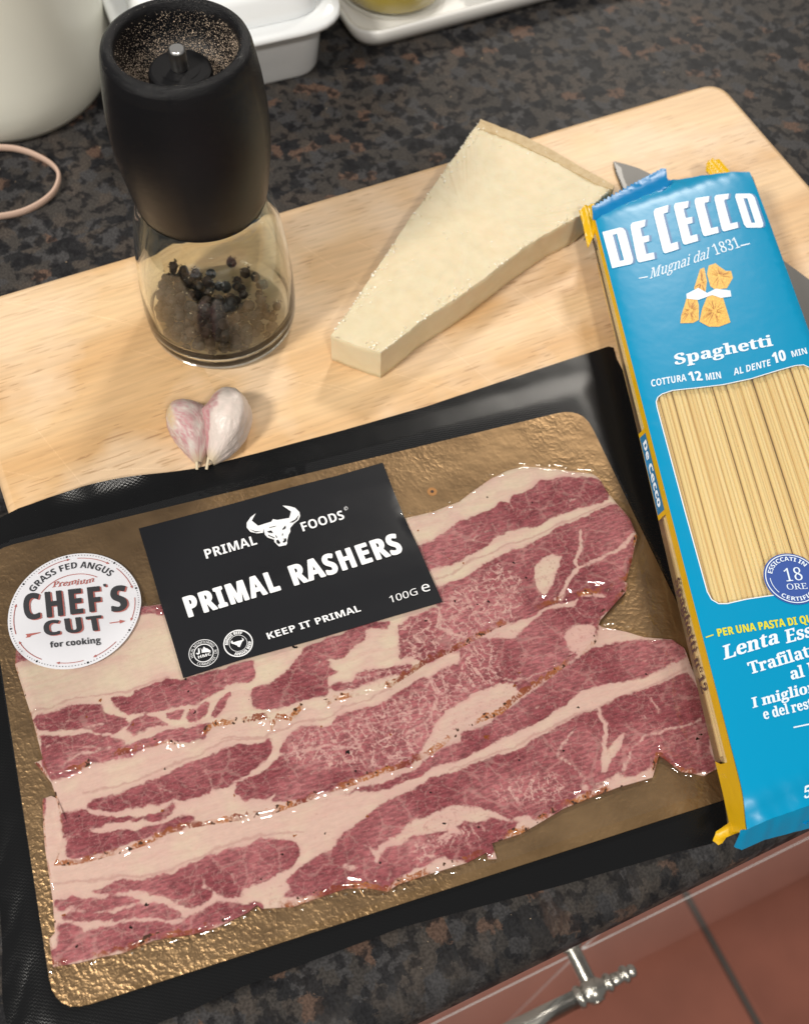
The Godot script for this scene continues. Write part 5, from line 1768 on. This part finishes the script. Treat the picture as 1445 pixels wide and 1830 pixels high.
	for it in [["Mugnai dal", "serif", P([179.8,-40.3,208.6,-40.6,183.6,-45.2])],
		["1831", "serif", P([212.1,-40.9,224.5,-40.7,213.6,-46.6])],
		["Spaghetti", "serif_heavy", P([165.8,2.5,207.3,9.6,168,-2.4])],
		["COTTURA", "sans_bold", P([152.1,7.8,165.9,11,153.5,4.8])],
		["12", "sans_heavy", P([167,11.6,171.9,13.4,168.4,7.3])],
		["MIN", "sans_bold", P([173.1,13.9,179.1,15.3,174.4,10.9])],
		["AL DENTE", "sans_bold", P([184.4,16.1,200.5,17.7,186,13.2])],
		["10", "sans_heavy", P([202.1,17.4,208.1,17.8,204.1,12.5])],
		["MIN", "sans_bold", P([211.1,17.4,218,18,212.2,14.6])],
		["Lenta", "serif_heavy", P([115.4,116.4,135.9,118.9,117.8,111.9])],
		["Essiccazione", "serif_heavy", P([137.8,120,176.8,126,140.1,115.6])],
		["Trafilatura", "serif_heavy", P([120.4,124.5,152.8,128.7,121.7,120.5])],
		["al bronzo", "serif_heavy", P([131.9,131.8,157.6,135.8,133.4,128])],
		["I migliori grani", "serif_heavy", P([114.7,134.8,153.8,141.1,116.2,131.6])],
		["e del resto del mondo", "serif_heavy", P([115.9,139.7,155.7,147,117.1,136.5])],
		["500g", "serif_heavy", P([114.7,166.4,126.7,167.8,116.1,163.2])]]:
		line_text(it, pasta_y, off, pale, panel)
	var lemon := mat(lin(0.66, 0.62, 0.03), 0.4)
	for it in [["PER UNA PASTA DI QUALITÀ", "sans_heavy", P([118.3,108.4,159.8,119.5,119.3,105.7])]]:
		line_text(it, pasta_y, off, lemon, panel)
	for q in [P([175.9,-42.7,179.9,-42,179.4,-41.5,175.8,-42.3]),
		P([225.2,-41.7,229.6,-41.2,229.3,-40.7,224.9,-41]),
		P([123.2,145.6,135.3,148.2,135.1,148.6,123,146])]:
		part("rule", flat([q], pasta_y, off), pale, panel)
	part("rule", flat([P([114.5,106.6,117.4,106.9,117.2,107.3,114.4,107])], pasta_y, off), lemon, panel)
	var wheat := mat(Color.WHITE, 0.4)
	wheat.albedo_texture = mottled(151, lin(0.55, 0.22, 0.02), lin(0.86, 0.58, 0.08), 0.05, 256)
	wheat.uv1_triplanar = true
	wheat.uv1_scale = Vector3(160, 60, 60)
	part("wheat_print", flat([P([206.3,-37,209.7,-37,210.5,-33,211.4,-31.6,213.4,-30.8,212,-27.3,206.6,-23.4,201.7,-24.5,200.8,-26.9,203,-33.1]),
		P([194,-28.7,201.9,-36.7,204,-36.8,201,-29.9,196.8,-24.5,192.8,-24.2]),
		P([189.2,-26.3,192.5,-24.4,190.9,-20.1,186.8,-13.5,183.8,-13,178.9,-14.9,181.3,-18.2,185.5,-22.4]),
		P([196.5,-22.7,200.5,-22.5,202.6,-20.6,200,-13.2,197.9,-7.3,192.4,-7.2,188.6,-8.8,186.5,-12.6,191.2,-18])], pasta_y, off, 0.002), wheat, panel)
	var husk := mat(lin(0.42, 0.15, 0.012), 0.45)
	var stalks := []
	var wr := rng(71)
	for q in [P([206.3,-37,209.7,-37,210.5,-33,211.4,-31.6,213.4,-30.8,212,-27.3,206.6,-23.4,201.7,-24.5,200.8,-26.9,203,-33.1]),
		P([194,-28.7,201.9,-36.7,204,-36.8,201,-29.9,196.8,-24.5,192.8,-24.2]),
		P([189.2,-26.3,192.5,-24.4,190.9,-20.1,186.8,-13.5,183.8,-13,178.9,-14.9,181.3,-18.2,185.5,-22.4]),
		P([196.5,-22.7,200.5,-22.5,202.6,-20.6,200,-13.2,197.9,-7.3,192.4,-7.2,188.6,-8.8,186.5,-12.6,191.2,-18])]:
		var mid := Vector2.ZERO
		for p in q:
			mid += p / q.size()
		for k in 26:
			var e: Vector2 = q[wr.randi() % q.size()].lerp(q[wr.randi() % q.size()], wr.randf() * 0.4)
			var from := mid.lerp(e, wr.randf_range(0.15, 0.5))
			var side := (e - from).orthogonal().normalized() * wr.randf_range(0.00010, 0.00022)
			stalks.append(PackedVector2Array([from - side, from + side, from.lerp(e, 0.93)]))
	part("wheat_stalks", flat(stalks, pasta_y, off * 1.4), husk, panel)
	part("wheat_bands", flat([P([189.3,-27.2,195.6,-28.1,197.5,-24.3,202,-24.9,207.1,-21.7,205.7,-18.8,201.3,-19.8,198.9,-22.6,192.2,-22.5,188.1,-25])], pasta_y, off * 1.8), pale, panel)
	# round drying-time mark
	var e: Vector3 = Vector3(153.89, 100.19, 10.03) * 0.001
	var ec := Vector2(e.x, e.y)
	var royal := mat(lin(0.035, 0.085, 0.33), 0.35)
	var mark := part("round_mark", sheet(disc(ec, e.z, 60), [], 0.003, func(p: Vector2) -> Vector3: return Vector3(p.x, pasta_y(p) + 0.00018, p.y), 0.0), royal, t, "dark blue round mark overlapping the window's lower right")
	part("mark_ring", flat(ring_shape(ec, e.z * 0.93, 0.00036) + ring_shape(ec, e.z * 0.78, 0.00026, deg_to_rad(160), deg_to_rad(205), 12), pasta_y, off * 2.4), pale, mark)
	for it in [["18", "serif", P([151.2,100.3,157.1,102.2,153,95.6])],
		["ORE", "serif", P([149.8,103.2,156.5,105.7,150.6,101.1])]]:
		line_text(it, pasta_y, off * 2.4, pale, mark)
	arc_text("ESSICCATI IN", "sans_bold", ec, e.z * 0.70, -141.0, -18.0, e.z * 0.16, pasta_y, off * 2.4, pale, mark)
	arc_text("CERTIFICATI", "sans_bold", ec, e.z * 0.86, 152.0, 36.0, e.z * 0.15, pasta_y, off * 2.4, pale, mark)

# tall condensed capitals, each drawn into its own four-cornered field
func brand_letter(s: String, field: PackedVector2Array) -> Array:
	var shapes := []
	if s == "D" or s == "O":
		var l := 0.0 if s == "D" else 0.10
		shapes = [[[0, l], [l * 0.8, 0], [0.40, 0], [0.40, 1], [l * 0.8, 1], [0, 1 - l]], [[0.40, 0], [0.80, 0], [0.92, 0.03], [1, 0.12], [1, 0.88], [0.93, 0.97], [0.82, 1], [0.60, 1], [0.60, 0.14], [0.40, 0.14]], [[0.40, 0.86], [0.60, 0.86], [0.60, 1], [0.40, 1]]]
	else:
		var body := [[0, 0.12], [0.04, 0.05], [0.16, 0.0], [1.02, 0.0], [0.86, 0.155], [0.62, 0.155], [0.57, 0.18], [0.57, 0.84], [1.0, 0.84], [0.96, 1.0], [0.12, 1.0], [0.03, 0.97], [0, 0.90]]
		if s == "E":
			body = [[0, 0.12], [0.04, 0.05], [0.16, 0.0], [1.02, 0.0], [0.86, 0.155], [0.62, 0.155], [0.57, 0.18], [0.57, 0.40], [0.98, 0.40], [0.90, 0.55], [0.57, 0.55], [0.57, 0.84], [1.0, 0.84], [0.96, 1.0], [0.12, 1.0], [0.03, 0.97], [0, 0.90]]
		shapes = [body]
	var out := []
	for sh in shapes:
		var q := PackedVector2Array()
		for p in sh:
			q.append(field[0].lerp(field[1], p[0]).lerp(field[3].lerp(field[2], p[0]), p[1]))
		out.append(q)
	return out

func build_knife() -> void:
	var t := thing("kitchen_knife", "broad grey kitchen knife lying under the pasta packet, its tip showing", "knife", Vector3(0.235, BOARD, -0.05))
	var steel := mat(lin(0.105, 0.102, 0.098), 0.5, 0.6)
	bump(steel, noise_picture(noise(161, 0.03)), 0.02)
	var line := P([218.3, -128.3, 222.5, -124.5, 227.0, -119.6, 235.5, -105.0, 246.0, -79.0, 257.5, -43.7, 261.6, -30.1, 268.5, -2.0, 275.5, 28.0, 280.5, 52.0, 236.0, 61.0, 228.0, 30.0, 219.5, -10.0, 213.0, -50.0, 210.6, -78.0, 211.4, -98.0, 213.2, -111.0, 215.6, -121.5])
	part("blade", sheet(line, [], 0.006, func(p: Vector2) -> Vector3:
		return Vector3(p.x, BOARD + 0.0013, p.y), 0.0012), steel, t)
	var grind := mat(lin(0.22, 0.216, 0.21), 0.5, 0.8)
	part("edge_bevel", sheet(P([217.9, -128.0, 219.2, -122.8, 216.9, -117.0, 215.2, -109.0, 213.6, -97.5, 212.8, -78.0, 211.0, -78.0, 211.8, -98.0, 213.5, -111.0, 215.9, -121.5]), [], 0.004, func(p: Vector2) -> Vector3: return Vector3(p.x, BOARD + 0.0016, p.y), 0.0), grind, t)
	var grip := []
	for q in [[0.0, 9.0, 4.0], [0.012, 11, 7.5], [0.05, 12, 8.5], [0.10, 11, 8], [0.122, 9, 6]]:
		var ring := PackedVector3Array()
		for k in 16:
			var a := TAU * k / 16
			var d := Vector2(0.285, 0.958)
			var c: Vector2 = Vector2(0.2665, 0.056) + d * q[0]
			var w: Vector2 = Vector2(d.y, -d.x) * cos(a) * q[1] * 0.001
			ring.append(Vector3(c.x + w.x, BOARD + 0.0086 + sin(a) * q[2] * 0.001, c.y + w.y))
		grip.append(ring)
	part("grip", turned_out(loft(grip)), mat(lin(0.015, 0.015, 0.016), 0.5), t)

func build_background() -> void:
	# round white canister
	var china := mat(lin(0.80, 0.795, 0.70), 0.30)
	china.albedo_texture = mottled(171, lin(0.96, 0.96, 0.96), lin(1, 1, 1), 0.01, 256)
	var can := thing("canister", "cream white rounded canister at the board's far left corner", "canister", Vector3(-0.0296, 0, -0.3213))
	part("body", turned_out(lathe([Vector2(0, 0.3), Vector2(49, 0.3), Vector2(51.5, 1.2), Vector2(53.6, 5), Vector2(56.2, 12), Vector2(57.4, 20), Vector2(57.2, 30), Vector2(56.4, 50), Vector2(55.6, 80), Vector2(55, 112), Vector2(53, 112), Vector2(53, 60), Vector2(0, 60)], 72, Vector3(-0.0296, 0, -0.3213))), china, can)
	# white covered dish
	var white := mat(lin(0.80, 0.82, 0.83), 0.22)
	var dish := thing("butter_dish", "white covered dish with a wide flat rim behind the pepper mill", "dish", Vector3(0.082, 0, -0.297))
	var mid := Vector2(0.0815, -0.2985)
	var shape := func(lx: float, lz: float, y: float, rr: float) -> PackedVector3Array:
		var ring := PackedVector3Array()
		for p in rounded(PackedVector2Array([Vector2(-lx, -lz), Vector2(-lx, lz), Vector2(lx, lz), Vector2(lx, -lz)]), rr, 7):
			var q := p.rotated(0.06) + mid
			ring.append(Vector3(q.x, y, q.y))
		return ring
	part("bowl", turned_out(loft([shape.call(0.043, 0.033, 0.0005, 0.014), shape.call(0.0445, 0.0345, 0.003, 0.016), shape.call(0.0478, 0.0395, 0.033, 0.019)])), white, dish)
	part("rim", turned_out(loft([shape.call(0.047, 0.039, 0.0325, 0.019), shape.call(0.0555, 0.0478, 0.0345, 0.025), shape.call(0.0563, 0.0487, 0.0365, 0.026), shape.call(0.0552, 0.0476, 0.0384, 0.025), shape.call(0.0465, 0.0385, 0.0375, 0.019)])), white, dish)
	part("lid", turned_out(loft([shape.call(0.0455, 0.0375, 0.0378, 0.018), shape.call(0.0455, 0.0375, 0.0400, 0.018), shape.call(0.0435, 0.0355, 0.049, 0.018), shape.call(0.041, 0.033, 0.0515, 0.018), shape.call(0.02, 0.016, 0.0522, 0.008)])), white, dish)
	# long white tray
	var tray := thing("serving_tray", "long low white tray with rounded rim holding the oil bottle", "tray", Vector3(0.25, 0, -0.31))
	var tm := Vector2(0.2470, -0.3135)
	var oval := func(lx: float, lz: float, y: float, rr: float) -> PackedVector3Array:
		var ring := PackedVector3Array()
		for p in rounded(PackedVector2Array([Vector2(-lx, -lz), Vector2(-lx, lz), Vector2(lx, lz), Vector2(lx, -lz)]), rr, 7):
			ring.append(Vector3(p.x + tm.x, y, p.y + tm.y))
		return ring
	part("body", turned_out(loft([oval.call(0.095, 0.041, 0.0004, 0.012), oval.call(0.0985, 0.0445, 0.0015, 0.014), oval.call(0.1012, 0.0472, 0.006, 0.016), oval.call(0.1026, 0.0486, 0.0115, 0.018), oval.call(0.1018, 0.0478, 0.0128, 0.018), oval.call(0.1002, 0.0462, 0.0124, 0.017), oval.call(0.0985, 0.0445, 0.006, 0.015), oval.call(0.095, 0.041, 0.0042, 0.012)])), mat(lin(0.78, 0.77, 0.74), 0.25), tray)
	# bottle of oil
	var at := Vector3(0.1835, 0.0043, -0.3075)
	var bottle := thing("oil_bottle", "glass bottle of yellow olive oil standing on the white tray", "bottle", at)
	var oil := StandardMaterial3D.new()
	oil.albedo_color = Color(0.34, 0.245, 0.004).linear_to_srgb()
	oil.roughness = 0.12
	oil.backlight_enabled = true
	oil.backlight = Color(0.5, 0.42, 0.02)
	oil.clearcoat_enabled = true
	oil.clearcoat = 1.0
	oil.clearcoat_roughness = 0.03
	part("oil", turned_out(lathe([Vector2(0, 4.5), Vector2(20, 3.4), Vector2(26, 2.6), Vector2(28.4, 4.5), Vector2(28.6, 12), Vector2(28.6, 70), Vector2(0, 70)], 48, at)), oil, bottle)
	var glass := StandardMaterial3D.new()
	glass.transparency = BaseMaterial3D.TRANSPARENCY_ALPHA
	glass.albedo_color = Color(0.9, 0.95, 0.85, 0.04)
	glass.roughness = 0.02
	part("glass", turned_out(lathe([Vector2(0, 1.6), Vector2(24, 0.1), Vector2(29, 1.2), Vector2(30.6, 4), Vector2(30.8, 14), Vector2(30.8, 80), Vector2(28, 95), Vector2(14, 112), Vector2(12, 135), Vector2(10.5, 135), Vector2(12, 111), Vector2(26, 94), Vector2(28.8, 79)], 48, at)), glass, bottle)
	# foil sachet on the tray
	var foil := mat(lin(0.62, 0.62, 0.62), 0.26, 1.0)
	var fn := noise(175, 160.0, FastNoiseLite.TYPE_SIMPLEX, 3)
	fn.fractal_type = FastNoiseLite.FRACTAL_RIDGED
	var sachet := thing("foil_sachet", "small crumpled silver foil sachet on the tray beside the bottle", "sachet", Vector3(0.234, 0.005, -0.29))
	part("foil", sheet(P([217, -298, 222, -277, 236, -274, 252, -277, 250, -302]), [], 0.0016, func(p: Vector2) -> Vector3: return Vector3(p.x, 0.0105 + 0.004 * fn.get_noise_2d(p.x, p.y), p.y), 0.0004), foil, sachet)
	# a few crumbs lying about on the worktop
	var cr := rng(91)
	var cst := SurfaceTool.new()
	cst.begin(Mesh.PRIMITIVE_TRIANGLES)
	cst.set_smooth_group(-1)
	for k in 46:
		grit(cst, Vector3(cr.randf_range(-0.06, 0.40), 0.0003, cr.randf_range(-0.27, -0.17)), cr.randf_range(0.0002, 0.0006), cr)
	for k in 12:
		grit(cst, Vector3(cr.randf_range(-0.12, 0.10), 0.0003, cr.randf_range(0.150, 0.163)), cr.randf_range(0.0002, 0.0004), cr)
	cst.generate_normals()
	var crumbs := MeshInstance3D.new()
	crumbs.name = "crumbs"
	crumbs.mesh = cst.commit()
	crumbs.material_override = mat(lin(0.50, 0.36, 0.22), 0.8)
	add_child(crumbs)
	crumbs.set_meta("kind", "stuff")
	crumbs.set_meta("label", "tiny tan crumbs scattered over the dark worktop")
	# rubber band
	var rubber := mat(lin(0.55, 0.385, 0.30), 0.6)
	var c := Curve2D.new()
	var pts := [Vector2(-100, -274), Vector2(-80, -274), Vector2(-61, -271), Vector2(-45.6, -267.3), Vector2(-33.5, -260.4), Vector2(-25.6, -249.4), Vector2(-23.9, -237.4), Vector2(-30.1, -227.0), Vector2(-43.4, -222.6), Vector2(-57, -222.6), Vector2(-78, -226), Vector2(-98, -236), Vector2(-108, -252), Vector2(-108, -266)]
	for k in pts.size() + 1:
		var n := pts.size()
		var d: Vector2 = (pts[(k + 1) % n] - pts[(k + n - 1) % n]) / 6.0
		c.add_point(pts[k % n], -d, d)
	var path := PackedVector3Array()
	var len := c.get_baked_length()
	for k in 90:
		var q := c.sample_baked(len * k / 90.0)
		path.append(Vector3(q.x * 0.001, 0.0026 + 0.0008 * sin(k * 0.35), q.y * 0.001))
	var band := thing("rubber_band", "pale pinkish rubber band looped on the worktop beside the board", "rubber band", Vector3(-0.066, 0, -0.248))
	part("loop", turned_out(tube(path, 0.0010, 0.0021, 8, true)), rubber, band)

func _ready() -> void:
	# camera
	var cam := Camera3D.new()
	cam.name = "camera"
	add_child(cam)
	cam.transform = Transform3D(Basis(Vector3(0.91112, 0.02716, 0.41125), Vector3(0.34303, 0.50315, -0.79320), Vector3(-0.22847, 0.86377, 0.44911)), Vector3(-0.05000, 0.38800, 0.20000))
	var lens := CameraAttributesPhysical.new()
	lens.frustum_focal_length = 12.0 / tan(deg_to_rad(49.6021) / 2.0)
	lens.frustum_focus_distance = 0.395
	lens.frustum_near = 0.02
	lens.frustum_far = 30.0
	lens.exposure_aperture = 9.0
	cam.attributes = lens
	cam.fov = 49.6021
	cam.near = 0.02
	cam.far = 30.0
	cam.current = true
	# room light: a lamp over the worktop, a smaller one to the front left, and the room's own dim glow
	var env := Environment.new()
	env.background_mode = Environment.BG_COLOR
	env.background_color = Color(0.30, 0.294, 0.287).linear_to_srgb()
	env.background_energy_multiplier = 0.75
	env.tonemap_mode = Environment.TONE_MAPPER_LINEAR
	env.tonemap_exposure = 1.02
	env.sdfgi_enabled = true
	env.ssao_enabled = true
	env.ssil_enabled = true
	var world := WorldEnvironment.new()
	world.name = "room"
	world.environment = env
	add_child(world)
	for q in [[Vector3(1.50, 1.65, -1.70), Vector3(0.05, 0, -0.1), Vector2(0.36, 0.36), 3.6, Color(1.0, 0.97, 0.925)], [Vector3(-1.15, 1.45, 0.28), Vector3(0.0, 0, 0.0), Vector2(0.30, 0.30), 3.0, Color(1.0, 0.98, 0.945)], [Vector3(-0.15, 1.65, 1.35), Vector3(0.0, 0, 0.1), Vector2(0.16, 0.16), 1.7, Color(1.0, 0.975, 0.94)]]:
		var l := AreaLight3D.new()
		l.name = "ceiling_lamp"
		l.area_size = q[2]
		l.light_energy = q[3]
		l.light_color = q[4]
		l.shadow_enabled = true
		l.area_range = 6.0
		add_child(l, true)
		l.look_at_from_position(q[0], q[1], Vector3.RIGHT)
	# large surfaces, then things
	build_setting()
	build_cabinet()
	var w := wood_pictures()
	var wood := mat(Color.WHITE, 0.50)
	wood.albedo_texture = w[0]
	wood.uv1_triplanar = true
	wood.uv1_scale = Vector3.ONE * 2.5
	wood.heightmap_enabled = true
	wood.heightmap_texture = w[1]
	wood.heightmap_scale = 0.012
	build_board(wood)
	build_background()
	build_knife()
	build_cheese()
	build_pack()
	build_pasta()
	build_garlic()
	build_mill()
